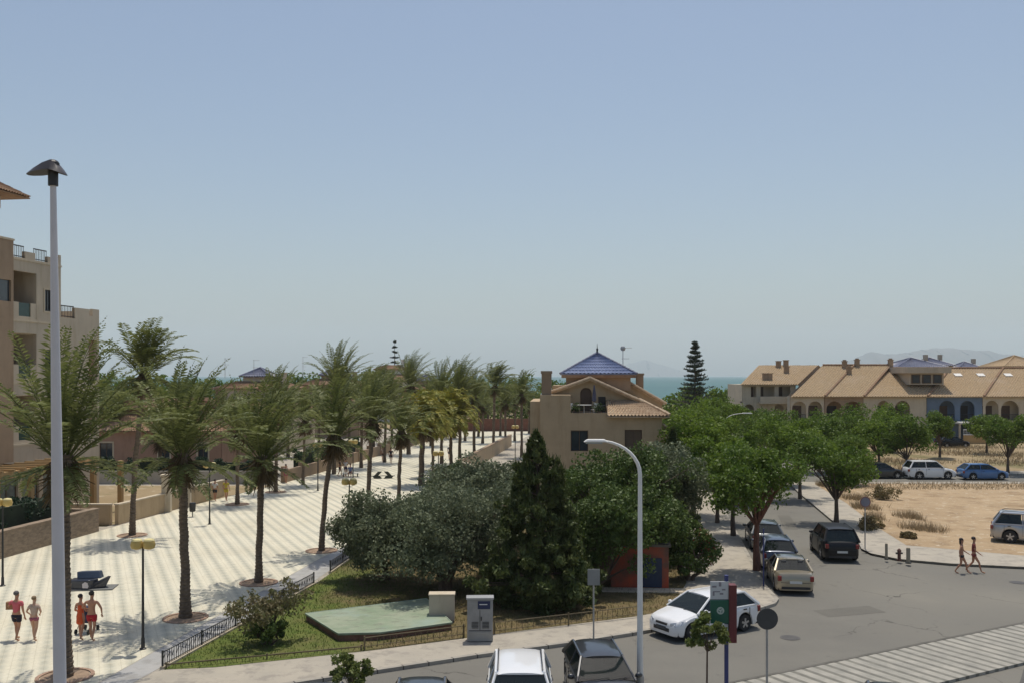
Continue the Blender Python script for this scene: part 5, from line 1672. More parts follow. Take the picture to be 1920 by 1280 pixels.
    def lerp(a, b_, u): return tuple(a[i] + (b_[i] - a[i]) * u for i in range(3))
    def shrink(q, s=.05, out=(0, 0, 0)):
        cx = [sum(p[i] for p in q) / 4 for i in range(3)]
        r = []
        for p in q:
            d = Vector((cx[0] - p[0], cx[1] - p[1], cx[2] - p[2])); d = d.normalized() * s
            r.append((p[0] + d.x + out[0], p[1] + d.y + out[1], p[2] + d.z + out[2]))
        return r
    def pane_(nm, q, out):
        q0 = shrink(q, .045, out); q1 = [tuple(Vector(p) - Vector(out) * .8 - Vector(out).normalized() * .012) for p in q0]
        mb = MB(); mb.add(q0 + q1, [(0, 1, 2, 3), (7, 6, 5, 4), (0, 4, 5, 1), (1, 5, 6, 2), (2, 6, 7, 3), (3, 7, 4, 0)])
        return mb.build(nm, CGL, t)
    pane_('windshield', [A[-1][0], A[1][0], A[1][1], A[-1][1]], (0, -.012, .012))
    pane_('rear_window', [A[1][3], A[-1][3], A[-1][2], A[1][2]], (0, .014, .01))
    mid = (r0y + r1y) / 2 - .05
    for f in (-1, 1):
        q = A[f]; o = (f * .006, 0, .002)
        pB0, pB1 = P(mid - .04, zb_ - .0, f), P(mid - .04, zg, f); pC0, pC1 = P(mid + .06, zb_, f), P(mid + .06, zg, f)
        pane_('side_window', [q[0], pB0, pB1, q[1]], o)
        pane_('side_window', [pC0, lerp(pC0, q[3], .92), lerp(pC1, q[2], .98), pC1], o)
    pl = MB()
    for f in (-1, 1):
        q = A[f]
        pl.tube([q[0], q[1]], [.045, .04], 6); pl.tube([q[3], q[2]], [.075, .055], 6); pl.tube([q[1], q[2]], .045, 6)
        pl.tube([P(mid + .01, zb_ - .05, f), P(mid + .01, zg, f)], .035, 6)
        pl.tube([(q[0][0] * .99, q[0][1], q[0][2] + .005), (q[3][0] * .99, q[3][1], q[3][2] + .005)], .035, 6)
    pl.build('pillar', pm, t, smooth=True)
    # roof: domed sheet with rounded rim
    rv, rf = [], []
    nu, nv = 9, 9
    for i in range(nu):
        u = i / (nu - 1) * 2 - 1
        for j in range(nv):
            v = j / (nv - 1) * 2 - 1
            y = (r0y + r1y) / 2 + u * ((r1y - r0y) / 2 + .07)
            x = v * (wtp + .02) * (1 - .04 * u * u)
            rv.append((x, y, zg + .07 - .05 * v ** 4 - .05 * u ** 4 + .012 * (1 - v * v)))
    for i in range(nu - 1):
        for j in range(nv - 1):
            a = i * nv + j; rf.append((a, a + 1, a + nv + 1, a + nv))
    lo = [(x, y, zg - .03) for x, y, z in rv]
    N_ = len(rv)
    rim = [i for i in range(nv)] + [(i + 1) * nv - 1 for i in range(1, nu)] + [N_ - 1 - i for i in range(1, nv)] + [(nu - 1 - i) * nv for i in range(1, nu - 1)]
    fs2 = rf[:]
    base = len(rv)
    rv2 = rv + [(rv[i][0], rv[i][1], zg - .02) for i in rim]
    for a in range(len(rim)):
        b_ = (a + 1) % len(rim); fs2.append((rim[b_], rim[a], base + a, base + b_))
    rb_ = MB(); rb_.add(rv2, fs2); rb_.build('roof', pm, t, smooth=True)
    if rails:
        rr_ = MB()
        for f in (-1, 1):
            rr_.tube([(f * (wtp - .04), r0y + .1, zg + .05), (f * (wtp - .04), r0y + .25, zg + .11), (f * (wtp - .04), r1y - .2, zg + .11), (f * (wtp - .04), r1y - .05, zg + .05)], .018, 6)
        rr_.build('roof_rail', TRIM, t)
    # underbody
    ub = MB(); ub.bx(-W / 2 + .12, W / 2 - .12, yf + .12, yr - .12, K['g'] + .02, .5); ub.build('underbody', RUB, t)
    lt = MB()
    # bumpers lower trim, grille
    g = MB(); g.bx(-.42, .42, yf - .012, yf + .1, .34, .47); g.bx(-.3, .3, yf - .008, yf + .1, .56, .64); g.build('grille', TRIM, t)
    bt = MB(); bt.bx(-W * .36, W * .36, yr - .1, yr + .02, .27, .38); bt.build('rear_bumper_trim', TRIM, t)
    for f in (-1, 1):
        h = MB(); h.add([(f * W * .26, yf + .015, .56), (f * W * .40, yf + .07, .56), (f * W * .455, yf + .26, .62), (f * W * .45, yf + .36, .75), (f * W * .36, yf + .10, .71), (f * W * .26, yf + .03, .66)],
                        [(0, 1, 2, 3, 4, 5) if f > 0 else (5, 4, 3, 2, 1, 0)])
        ho = h.build('headlight', LAMP_W, t)
        md = ho.modifiers.new('s', 'SOLIDIFY'); md.thickness = .05; md.offset = 0
        zt_ = K['tail']
        r = MB(); r.bx(f * W * .355, f * W * .452, yr - .13, yr + .010, zt_ - .34, zt_ - .12)
        r.build('tail_light', LAMP_R, t, bevel=.02)
        mi = MB(); mi.ball((f * (W / 2 + .09), b0y + .28, zb_ + .06), (.11, .07, .08), 8, 6); mi.tube([(f * (W / 2 - .06), b0y + .3, zb_ + .02), (f * (W / 2 + .06), b0y + .28, zb_ + .03)], .02, 5)
        mi.build('wing_mirror', pm if kind != 'suv' else TRIM, t, smooth=True)
        dh = MB(); dh.bx(f * (W / 2 - .005), f * (W / 2 + .02), mid - .28, mid - .12, zb_ - .14, zb_ - .10); dh.bx(f * (W / 2 - .005), f * (W / 2 + .02), mid + .62, mid + .78, zb_ - .14, zb_ - .10)
        dh.build('door_handle', TRIM, t)
        for yy in (mid + .02, b0y + .12, mid + .95):
            sm = MB().bx(f * (W / 2 - .02), f * (W / 2 + .0025), yy - .006, yy + .006, K['g'] + .2, zb_ - .08)
            sm.build('door_seam', TRIM, t)
    hs = MB(); hs.tube([(-W * .38, yr + .004, zt_ - .40), (0, yr + .012, zt_ - .42), (W * .38, yr + .004, zt_ - .40)], .008, 4); hs.build('boot_seam', TRIM, t)
    wp_ = MB(); wp_.tube([(-.55, b0y - .02, zb_ + .02), (.1, b0y + .06, zb_ + .07)], .01, 4); wp_.build('wiper', TRIM, t)
    wp_ = MB(); wp_.tube([(.1, b0y - .02, zb_ + .02), (.62, b0y + .06, zb_ + .07)], .01, 4); wp_.build('wiper', TRIM, t)
    pb = MB(); pb.bx(-.26, .26, yf - .022, yf - .014, .40, .51); pb.build('number_plate', plate, t)
    pb = MB(); pb.bx(-.26, .26, yr + .022, yr + .03, .52, .63); pb.build('number_plate', plate, t)
    for wy in (fy, ry):
        for f in (-1, 1):
            w = thing('wheel', '', '', (f * (W / 2 - .115), wy, wr), 0); del w['label']; del w['category']; w.parent = t
            tw_ = MB(); tw_.lathe([(wr * .62, -.10), (wr * .93, -.10), (wr, -.07), (wr, .07), (wr * .93, .10), (wr * .62, .10)], 22, axis='X'); tw_.build('tyre', RUB, w, smooth=True)
            rm = MB(); rm.lathe([(wr * .64, -.085), (wr * .64, .085)], 20, axis='X'); 
            rmo = MB()
            rmo.lathe([(wr * .66, f * .088), (wr * .60, f * .10), (wr * .56, f * .075)], 20, axis='X')
            for s in range(5):
                a = s * 2 * math.pi / 5
                rmo.box((f * .088, math.sin(a) * wr * .33, math.cos(a) * wr * .33), (.03, .075, wr * .5), mat=Matrix.Rotation(-a, 3, 'X'))
            rmo.lathe([(.06, f * .08), (.05, f * .108)], 10, axis='X')
            rmo.build('rim', RIM, w)
            rm.build('hub', TRIM, w)
    return t

WHITE_P = paint('white', (0.78, 0.78, 0.77)); SILV = paint('silver', (0.42, 0.43, 0.44), .5); BLK = paint('black', (0.008, 0.008, 0.009)); BLK = mat('paint_deep_black', (0.006, 0.006, 0.007), .45, coat=.25, spec=.3, var=.02); GOLD = paint('gold', (0.36, 0.31, 0.22), .4)
BLU = paint('blue', (0.06, 0.16, 0.36), .3); DBLU = paint('slate', (0.05, 0.065, 0.10), .3); CHAR = paint('charcoal', (0.04, 0.042, 0.046), .4); DGRN = paint('grey', (0.10, 0.11, 0.11), .3)
GP = 'cars parked along the near pavement'
DPL = mat('dark_plate', (0.05, 0.06, 0.07), .5)
car('parked_car', 'white hatchback standing at the garden corner behind the green sign', 'car', (7.25, 36.15), R(-58), 'hatch', WHITE_P, plate=DPL)
car('parked_car', 'old gold saloon seen from behind, first in the side street row', 'car', (12.72, 44.1), R(171.7), 'sedan', GOLD, group='cars parked in the side street')
car('parked_car', 'dark blue-grey car parked in front of the gold saloon', 'car', (13.45, 49.2), R(171.7), 'hatch', DBLU, group='cars parked in the side street')
car('parked_car', 'third parked car half hidden under the street tree', 'car', (14.25, 54.4), R(171.7), 'hatch', DGRN, group='cars parked in the side street')
car('black_suv', 'black four wheel drive seen from behind at the mouth of the side street', 'car', (17.2, 51.4), R(173), 'suv', BLK)
car('silver_suv', 'silver four wheel drive with roof rails parked on the sandy lot at the right edge', 'car', (29.75, 54.6), R(62), 'suv', SILV, z0=.126, rails=True)
car('white_car', 'white car just entering at the right edge below the silver one', 'car', (27.6, 46.0), R(-90), 'hatch', WHITE_P)
car('far_car', 'white estate car parked on the far road', 'car', (39.0, 89.8), R(90), 'suv', WHITE_P, group='cars parked on the far road')
car('far_car', 'blue car parked right of the white one on the far road', 'car', (43.7, 89.2), R(90), 'hatch', BLU, group='cars parked on the far road')
car('far_car', 'dark car half hidden behind the corner tree on the far road', 'car', (34.6, 90.4), R(90), 'hatch', CHAR, group='cars parked on the far road')
car('far_car', 'black car in front of the ochre wall of the terraced houses', 'car', (59.4, 129.5), R(95), 'hatch', BLK, z0=0.0)
car('near_car', 'white car with roof rails seen head on at the bottom edge', 'car', (.22, 26.05), R(0), 'suv', WHITE_P, group=GP, rails=True)
car('near_car', 'charcoal hatchback with glinting windscreen at the bottom edge', 'car', (2.6, 28.3), R(4), 'hatch', CHAR, group=GP)
car('near_car', 'dark grey car of which only the roof shows, left of the white one', 'car', (-2.35, 24.55), R(3), 'hatch', CHAR, group=GP)
car('near_car', 'dark car whose roof just touches the bottom edge left of the young tree', 'car', (-5.05, 24.05), R(3), 'hatch', DBLU, group=GP)
car('near_car', 'car with pale roof at the bottom right below the striped pavement', 'car', (9.6, 24.1), R(-20), 'hatch', CHAR, z0=.012)

# ------------------------------------------------------------------ lamps, signs, street furniture
AMBER = mat('amber_globe', (0.62, 0.44, 0.14), .35, var=.05)
def tall_lamp():
    t = thing('tall_street_lamp', 'tall grey lamp post with dark winged head at the left edge of the photo', 'street lamp', (-7.0, 15.0, 0))
    h = 12.62
    MB().tube([(0, 0, 0), (-.1, 0, 7.5), (-.17, 0, h)], [.105, .09, .045], 20).build('pole', mat('lamp_grey_paint', (0.62, 0.61, 0.63), .5, var=.05), t, smooth=True)
    MB().lathe([(.2, 0), (.2, .03), (.16, .05), (.14, .3)], 16).build('base', GALV, t)
    MB().tube([(-.17, 0, h - .06), (-.17, 0, h + .16)], .075, 12).build('collar', METAL, t)
    def wing(sg, L_):
        v = []; f = []
        pr = [(0, .17, .16), (.3, .19, .13), (.65, .17, .07), (.92, .10, .025), (1, .04, .01)]
        for u, w, hh in pr:
            x = sg * u * L_
            zb = .02 - .06 * u
            v += [(x, -w, zb), (x, w, zb), (x, w * .6, zb + hh), (x, -w * .6, zb + hh)]
        for i in range(len(pr) - 1):
            for k in range(4):
                a = i * 4 + k; b_ = i * 4 + (k + 1) % 4; f.append((a, b_, b_ + 4, a + 4))
        f.append((0, 1, 2, 3)); n = 4 * (len(pr) - 1); f.append((n, n + 3, n + 2, n + 1))
        mb = MB(); mb.add([(x - .17, y, z + h + .15) for x, y, z in v], f); return mb.build('lamp_head', mat('lamp_head_dark', (0.05, 0.045, 0.05), .5), t, smooth=True)
    wing(-1, .40); wing(1, .2)
    MB().ball((-.17, 0, h + .29), (.09, .12, .06)).build('photocell', METAL, t)
    return t
tall_lamp()
def curved_lamp(label, X, Y, h, reach, r, group=None, z0=.10):
    t = thing('curved_street_lamp', label, 'street lamp', (X, Y, z0), 0, group)
    zs = h * .865
    pts = [(0, 0, 0), (0, 0, zs * .5), (0, 0, zs)]
    rad = [r, r * .8, r * .62]
    for k in range(1, 9):
        a = k / 8 * R(80)
        pts.append((-reach * .72 * (1 - math.cos(a)) / (1 - math.cos(R(80))), 0, zs + (h - zs) * math.sin(a) / math.sin(R(80)))); rad.append(r * (.62 - .03 * k))
    MB().tube(pts, rad, 12).build('pole', PALE, t, smooth=True)
    x = pts[-1][0]
    hd = MB(); hd.box((x - reach * .2, 0, h + .02), (reach * .52, .22, .09), taper=.7); hd.build('lamp_head', PALE, t, bevel=.03)
    ls = MB(); ls.box((x - reach * .24, 0, h - .045), (reach * .34, .17, .05)); ls.build('lens', mat('lamp_lens', (.3, .32, .3), .2), t)
    MB().lathe([(r * 1.7, 0), (r * 1.7, .03), (r * 1.25, .05), (r * 1.2, .45), (r, .5)], 12).build('base', GALV, t)
    return t
curved_lamp('tall white curved street lamp in front of the garden, arm bent to the left', (1200 - 960) * 29 / FOC, 29, 7.53, 1.45, .10)
curved_lamp('curved street lamp among the trees with its arm against the dark foliage', (1408 - 960) * 98 / FOC, 98, cz(802, 98), -2.6, .08, 'small curved lamps along the side street', 0)
curved_lamp('farther curved street lamp above the side street trees', (1362 - 960) * 112 / FOC, 112, cz(774, 112), -2.6, .08, 'small curved lamps along the side street', 0)

def twin_lamp(label, X, Y, h=3.75):
    t = thing('twin_globe_lamp', label, 'lamp', (X, Y, .124), R(5), 'twin amber lamps on the promenade')
    MB().tube([(0, 0, 0), (0, 0, h - .1)], [.05, .035], 10).build('pole', METAL, t)
    MB().lathe([(.12, 0), (.12, .03), (.07, .06), (.06, .4)], 12).build('base', METAL, t)
    MB().tube([(-.2, 0, h - .08), (.2, 0, h - .08)], .022, 6).build('arm', METAL, t)
    for f in (-1, 1):
        g = MB(); g.lathe([(.06, -.17), (.19, -.12), (.22, 0), (.19, .12), (.06, .17)], 14, (f * .205, 0, h)); go = g.build('lamp_globe', AMBER, t, smooth=True)
        c_ = MB(); c_.lathe([(.19, 0), (.16, .05), (.03, .08)], 12, (f * .205, 0, h + .14)); c_.build('cap', mat('amber_cap', (0.72, 0.62, 0.30), .5), go, smooth=True)
    return t
X, Y = pG(268, 1216)
twin_lamp('nearest twin amber lamp on a thin pole left of the low fence', X, Y, 3.62)
for px, hy_, lb in ((393, 872, 'twin amber lamp before the dark hedge of the dusty yard'), (655, 903, 'twin amber lamp right behind the leftmost olive tree'), (596, 834, 'twin amber lamp before the brown garden wall'),
                    (662, 828, 'twin amber lamp farther along the left side, above the seated people'), (822, 850, 'twin amber lamp between the golden palms'), (966, 800, 'farthest twin amber lamp before the red end wall'),
                    (5, 942, 'twin amber lamp cut by the left edge above the retaining wall')):
    Y = FOC * (CAM_H - 3.87) / (hy_ - HOR)
    twin_lamp(lb, (px - 960) * Y / FOC, Y)

# blue post with white, green and red panels
BLUEP = mat('blue_post_paint', (0.04, 0.05, 0.16), .5)
t = thing('sign_post', 'blue post carrying a white panel, a green panel and a tall red panel', 'sign', ((1362 - 960) * 27 / FOC, 27, .10))
MB().tube([(0, 0, 0), (0, 0, 3.9)], .06, 12).build('post', BLUEP, t)
def zs27(py): return CAM_H - (py - HOR) * 27 / FOC - .10
wp = MB().bx(-.47, .04, -.10, -.065, zs27(1121), zs27(1088)).build('white_panel', mat('sign_white', (.52, .53, .53), .5, var=.05), t, bevel=.004)
mk = MB()
for (x, z, w_, h_) in ((-.36, .33, .12, .05), (-.2, .36, .07, .12), (-.1, .25, .1, .04), (-.3, .2, .2, .03), (-.16, .13, .1, .05), (-.38, .1, .05, .1)):
    mk.bx(x - w_ / 2, x + w_ / 2, -.104, -.1005, zs27(1121) + z, zs27(1121) + z + h_)
mk.build('marks', mat('sign_marks', (.22, .2, .22), .5), wp)
gp = MB().bx(-.47, .10, -.11, -.065, zs27(1166), zs27(1122.5)).build('green_panel', mat('sign_green', (.008, .10, .06), .45, var=.05), t, bevel=.004)
em = MB()
zc = zs27(1142)
em.lathe([(.105, -.116), (.105, -.1105)], 20, (-.19, 0, zc), 'Y'); em.build('emblem', mat('sign_pale', (.45, .5, .44), .5), gp)
em = MB()
for a in (90, 210, 330):
    a = R(a); em.box((-.19 + .045 * math.cos(a), -.1175, zc + .045 * math.sin(a)), (.07, .003, .022), mat=Matrix.Rotation(-a + R(70), 3, 'Y'))
em.build('emblem_mark', mat('sign_green', (.008, .10, .06), .45), gp)
MB().bx(.045, .26, -.15, .12, zs27(1202), zs27(1094)).build('red_panel', mat('sign_red', (.13, .022, .025), .5, var=.15), t, bevel=.01)
MB().bx(-.12, .03, -.09, -.062, zs27(1200), zs27(1168)).build('notice', mat('sign_white', (.5, .5, .5), .5), t)

def disc_sign(label, X, Y, z0, h, r, back, front, py_top=None):
    t = thing('road_sign', label, 'sign', (X, Y, z0))
    MB().tube([(0, 0, 0), (0, 0, h + r * .6)], .033, 10).build('pole', GALV if back is not None else METAL, t)
    MB().lathe([(r, -.05), (r, -.037)], 28, (0, 0, h), 'Y').build('disc', back, t)
    if front is not None:
        MB().lathe([(r * .8, .0), (r * .8, .004)], 28, (0, -.055, h), 'Y').build('face', front, t)
    br = MB(); br.bx(-.12, .12, -.036, -.03, h - .02, h + .02); br.build('bracket', METAL, t)
    return t
SB = mat('sign_back', (0.075, 0.075, 0.075), .6, metal=.3)
disc_sign('round road sign seen from behind on a pole at the bottom right', (1438 - 960) * 27 / FOC, 27, .10, 2.68, .30, SB, None)
X, Y = pG(1622, 1028)
disc_sign('small round no-stopping road sign at the edge of the sandy lot', X, Y, .12, cz(940, Y) - .12, .3, mat('sign_redrim', (.28, .14, .12), .5), mat('sign_blue', (.22, .21, .25), .5))
X, Y = pG(1113, 1199)
t = thing('street_sign', 'square grey sign seen from behind on a pole beside the kerb', 'sign', (X, Y, .12))
MB().tube([(0, 0, 0), (0, 0, 2.55)], .032, 10).build('pole', GALV, t)
MB().bx(-.22, .22, -.06, -.04, 1.98, 2.56).build('panel', mat('sign_grey', (.27, .28, .28), .45, metal=.4, var=.1), t, bevel=.004)
MB().bx(-.2, .2, -.038, -.028, 2.2, 2.24).build('bracket', METAL, t)
X, Y = pG(1440, 1098)
t = thing('street_sign', 'thin pole with small white plate beside the gold saloon', 'sign', (X - .2, Y, .12))
MB().tube([(0, 0, 0), (0, 0, 2.6)], .03, 8).build('pole', BLUEP, t)
MB().bx(-.2, .2, -.06, -.04, 2.3, 2.36).build('panel', PALE, t)

# cabinets
def cabinet(label, name, X, Y, w, d, h, m, rz, extra=None, z0=.13):
    t = thing(name, label, 'cabinet', (X, Y, z0), rz)
    MB().bx(-w / 2, w / 2, 0, d, 0, h).build('casing', m, t, bevel=.02)
    if extra: extra(t, w, d, h)
    return t
X, Y = pG(900, 1203)
def ex1(t, w, d, h):
    MB().bx(-w / 2 - .03, w / 2 + .03, -.03, d + .03, h, h + .06).build('cap', GALV, t)
    MB().bx(-w / 2 + .03, w / 2 - .03, -.02, .01, .02, .34).build('plinth', W_GREY, t)
    n_ = MB().bx(-.08, w / 2 - .1, -.02, -.004, h - .34, h - .06).build('blue_notice', mat('notice_blue', (.02, .03, .085), .4), t)
    mm = MB(); mm.bx(-.02, w / 2 - .2, -.0235, -.0205, h - .19, h - .16); mm.build('notice_marks', PALE, n_)
    dr = MB(); dr.bx(-.012, .004, -.014, -.003, .4, h - .38); dr.bx(-w / 2 + .06, w / 2 - .06, -.012, -.003, .38, .40); dr.build('door_seam', METAL, t)
    for x in (-.18, .2):
        l = MB()
        for k in range(5): l.bx(x - .12, x + .12, -.018, -.003, .48 + k * .05, .50 + k * .05)
        l.build('vent', METAL, t)
    MB().bx(.03, .06, -.03, -.003, .75, .88).build('handle', METAL, t)
cabinet('tall grey electrical cabinet with a blue notice beside the pavement', 'electrical_cabinet', X, Y + .05, .92, .42, 1.5, mat('cabinet_grey', (.33, .32, .30), .7, var=.14, scale=1.6), R(2), ex1)
X, Y = G(828, 1168)
def ex2(t, w, d, h):
    MB().bx(-w / 2 - .02, w / 2 + .02, -.02, d + .02, h, h + .05).build('cap', W_CREAM, t, bevel=.01)
    MB().bx(-w / 2 + .05, w / 2 - .05, -.0, d - .05, -.35, 0.0).build('plinth', W_GREY, t)
cabinet('plain beige concrete box at the right end of the green platform', 'concrete_box', X, Y + .1, .98, .5, .98, W_TAN, R(2), ex2, z0=.19)
# graffiti hut
X, Y = pG(1205, 1102)
t = thing('service_hut', 'low service hut with red graffiti and a dark blue door under the garden trees', 'hut', (X - .1, Y, .13), R(-4))
GRAF = mat('red_graffiti_wall', (0.48, 0.085, 0.035), .85, var=.0, col2=(0.10, 0.075, 0.055), scale=1.1)
MB().bx(-1.3, 1.25, 0, 1.8, 0, 1.85).build('wall', GRAF, t)
MB().bx(-1.4, 1.35, -.1, 1.9, 1.85, 1.97).build('roof', mat('hut_roof', (.12, .11, .09), .9, var=.2), t)
MB().bx(.1, .95, -.04, -.003, .05, 1.35).build('door', mat('dark_blue_door', (.02, .035, .075), .6, var=.15), t)
MB().bx(1.253, 1.262, .1, 1.7, .1, 1.2).build('side_panel', mat('pale_blue_panel', (.35, .38, .46), .7, var=.15), t)
MB().bx(-1.8, 2.3, -.9, -.1, -.02, .04).build('step', W_CREAM, t)

# green platform
zp = .13 + .28
pl = [G(572, 1149, zp), G(800, 1121, zp), G(848, 1166, zp), G(712, 1185, zp), G(634, 1187, zp)]
cx, cy = sum(p[0] for p in pl) / 5, sum(p[1] for p in pl) / 5
t = thing('green_platform', 'low brick edged platform with worn pale green top on the lawn', 'platform', (cx, cy, .13))
loc = [(p[0] - cx, p[1] - cy) for p in pl]
MB().prism([(x * .985, y * .985) for x, y in loc], 0, .22).build('brick_base', mat('brick_base', (.17, .085, .06), .9, var=.35, scale=3, bump=.5), t)
M_GT, nt, b, pos = newmat('worn_green_top', .85, .3)
c1 = mixc(nt, noise(nt, pos, 1.1, 8, .7), (.215, .275, .18), (.31, .34, .245))
c2 = mixc(nt, noise(nt, pos, 2.6, 8, .75, .53, .62, stretch=(.5, 1.6, 1)), c1, (.19, .20, .15))
c3 = mixc(nt, noise(nt, pos, .6, 6, .6, .52, .7), c2, (.27, .34, .28))
nt.links.new(c3, b.inputs['Base Color'])
MB().prism(loc, .22, .28).build('top', M_GT, t)
rmm = MB(); n5 = len(loc)
for i in range(n5):
    a, b2 = Vector((*loc[i], .28)), Vector((*loc[(i + 1) % n5], .28)); rmm.tube([a * .993, b2 * .993], .03, 5)
rmm.build('rim', mat('green_rim', (.30, .36, .27), .8, var=.2), t)

# low fences
def low_fence(label, a, b_, h, z0, style='hoop', kerb_m=None, group='low metal fences round the garden'):
    a, b_ = Vector((*a, 0)), Vector((*b_, 0)); L_ = (b_ - a).length
    t = thing('low_fence', label, 'fence', (a.x, a.y, z0), math.atan2(b_.y - a.y, b_.x - a.x), group)
    m_ = METAL if style == 'hoop' else mat('rusty_fence', (.14, .11, .06), .8, var=.3)
    p = MB()
    n = int(L_ / (.14 if style == 'hoop' else .22))
    for i in range(n + 1):
        x = L_ * i / n
        p.tube([(x, 0, .05), (x, 0, h - .02)], .014 if style == 'hoop' else .012, 4)
        if style == 'hoop' and i < n and i % 2 == 0:
            p.tube([(x, 0, h * .45), (x + .14, 0, h * .85)], .012, 4)
    p.build('palings', m_, t)
    r = MB(); r.tube([(0, 0, h), (L_, 0, h)], .018, 6); r.tube([(0, 0, .12), (L_, 0, .12)], .014, 6)
    r.build('rail', m_, t)
    k = max(1, int(L_ / 2.2))
    for i in range(k + 1):
        x = L_ * i / k
        MB().bx(x - .025, x + .025, -.025, .025, 0, h + .06).build('post', m_, t)
    if kerb_m:
        MB().bx(-.05, L_ + .05, -.07, .07, -.02, .07).build('kerb', kerb_m, t)
    return t
g0, g1 = G(291, 1262), G(470, 1165)
low_fence('low dark metal fence along the promenade edge, nearest section', (-11.32, 31.1), (-9.0, 43.6), .52, .13, kerb_m=KERBM if 'KERBM' in globals() else W_CREAM)
low_fence('short section of low metal fence left of the olive tree', (-8.75, 46.2), (-8.3, 50.6), .55, .13, kerb_m=W_CREAM)
low_fence('low rusty wire fence along the pavement left of the grey cabinet', (-5.1, 33.2), (-1.75, 34.8), .42, .13, 'thin')
low_fence('low rusty wire fence along the pavement right of the grey cabinet', (-.65, 35.25), (4.95, 37.75), .42, .13, 'thin')
low_fence('low rusty wire fence at the front edge of the lawn', (-11.2, 31.1), (-5.2, 33.15), .14, .13, 'thin')

# dark sculpture and benches on the promenade
DS = mat('dark_stone', (.018, .024, .04), .3, var=.2, coat=.4)
X, Y = pG(165, 1103)
t = thing('slab_sculpture', 'dark polished bench sculpture on a grey slab behind the walkers', 'bench', (X, Y, .124), R(8))
MB().bx(-.85, 1.15, -.45, .6, 0, .05).build('base_slab', mat('slab_grey', (.16, .16, .15), .8), t)
s1 = MB(); s1.prism([(-.75, -.25), (.15, -.38), (.45, 0), (.1, .4), (-.7, .35)], .05, .45); s1.build('seat', DS, t, bevel=.04)
s2 = MB(); s2.add([(-.5, .1, .45), (.55, -.05, .45), (.6, .35, .45), (-.4, .45, .45), (-.55, .25, .72), (.45, .15, .76), (.5, .4, .74), (-.4, .45, .72)], [(0, 3, 2, 1), (4, 5, 6, 7), (0, 1, 5, 4), (1, 2, 6, 5), (2, 3, 7, 6), (3, 0, 4, 7)])
s2.build('backrest', mat('dark_slate', (.035, .05, .08), .4, var=.2), t, bevel=.03)
s3 = MB(); s3.add([(.2, -.2, .05), (.75, -.1, .05), (.7, .3, .05), (.3, -.25, .3), (1.0, -.05, .55), (.8, .35, .5)], [(0, 2, 1), (3, 4, 5), (0, 1, 4, 3), (1, 2, 5, 4), (2, 0, 3, 5)])
s3.build('wing', DS, t, bevel=.02)
MB().add([(-.12, -.405, .12), (.1, -.385, .1), (.16, -.36, .3), (-.02, -.385, .38), (-.14, -.395, .3)], [(0, 1, 2, 3, 4)]).build('pale_inlay', mat('pale_inlay', (.6, .55, .56), .4), t)
def wedge_bench(label, px, py):
    X, Y = pG(px, py)
    t = thing('wedge_bench', label, 'bench', (X, Y, .124), R(8))
    t.scale = (.62, .62, .7)
    MB().bx(-1.8, 1.8, -.1, .1, .3, .38).build('seat', mat('bench_grey', (.16, .155, .14), .8), t)
    for f in (-1, 1):
        w = MB(); w.prism([(-.55, -.35), (.55, -.35), (.55, .35), (-.55, .35)], .0, .3)
        w.v = [(x * (1 - .0 * z) + f * (.7 if z < .1 else 1.0), y, z) for x, y, z in w.v]
        w.build('foot', mat('bench_dark', (.05, .055, .045), .8), t)
        h = MB(); h.prism([(-.3, -.25), (.3, -.25), (.3, .25), (-.3, .25)], .38, .9); h.v = [(x + f * (1.0 if z < .5 else .45), y, z) for x, y, z in h.v]
        h.build('block', mat('bench_dark', (.05, .055, .045), .8), t)
wedge_bench('pair of wedge shaped stone blocks on a long bench across the promenade', 718, 896)
t = thing('litter_bin', 'small dark litter bin at the palm beside the dusty yard wall', 'bin', (*pG(361, 968), .124))
MB().lathe([(.16, .35), (.2, .4), (.22, .9), (.2, .95)], 12).build('bucket', METAL, t); MB().tube([(0, 0, 0), (0, 0, .4)], .03, 6).build('post', METAL, t)

for X, Y, lb in ((10.2, 35.2, 'round iron manhole cover on the road right of the white hatchback'), (23.5, 44.6, 'round iron manhole cover on the road before the corner pavement')):
    t = thing('manhole_cover', lb, 'manhole cover', (X, Y, .010), 0, 'manhole covers in the road')
    MB().lathe([(.36, 0), (.36, .006), (.30, .008)], 24).build('frame', mat('iron', (.09, .085, .08), .7, var=.2), t)
    MB().lathe([(.29, .0), (.29, .012)], 24).build('lid', mat('iron_lid', (.065, .06, .055), .6, var=.25), t)
# bollards and hydrant on the right corner
POST = mat('beige_post', (.34, .29, .21), .8)
for px, py, h, r, lb in ((1662, 1048, .82, .07, 'leftmost of the beige bollards on the corner pavement'), (1703, 1055, .78, .10, 'thick beige bollard right of the hydrant on the corner pavement')):
    X, Y = pG(px, py)
    t = thing('bollard', lb, 'bollard', (X, Y, .12), 0, 'bollards on the corner pavement')
    MB().lathe([(r, 0), (r, h - .06), (r * .9, h), (r * .3, h + .03)], 12).build('post', POST, t, smooth=True)
    MB().lathe([(r * 1.5, 0), (r * 1.5, .04)], 12).build('foot', METAL, t)
X, Y = pG(1686, 1050)
t = thing('fire_hydrant', 'short red-brown hydrant between the two bollards', 'hydrant', (X, Y, .12))
MB().lathe([(.12, 0), (.12, .05), (.085, .08), (.085, .45), (.11, .47), (.1, .55), (.03, .62)], 12).build('barrel', mat('hydrant_red', (.13, .06, .045), .8), t, smooth=True)
MB().lathe([(.05, -.17), (.05, .17)], 8, (0, 0, .38), 'X').build('outlet', METAL, t)

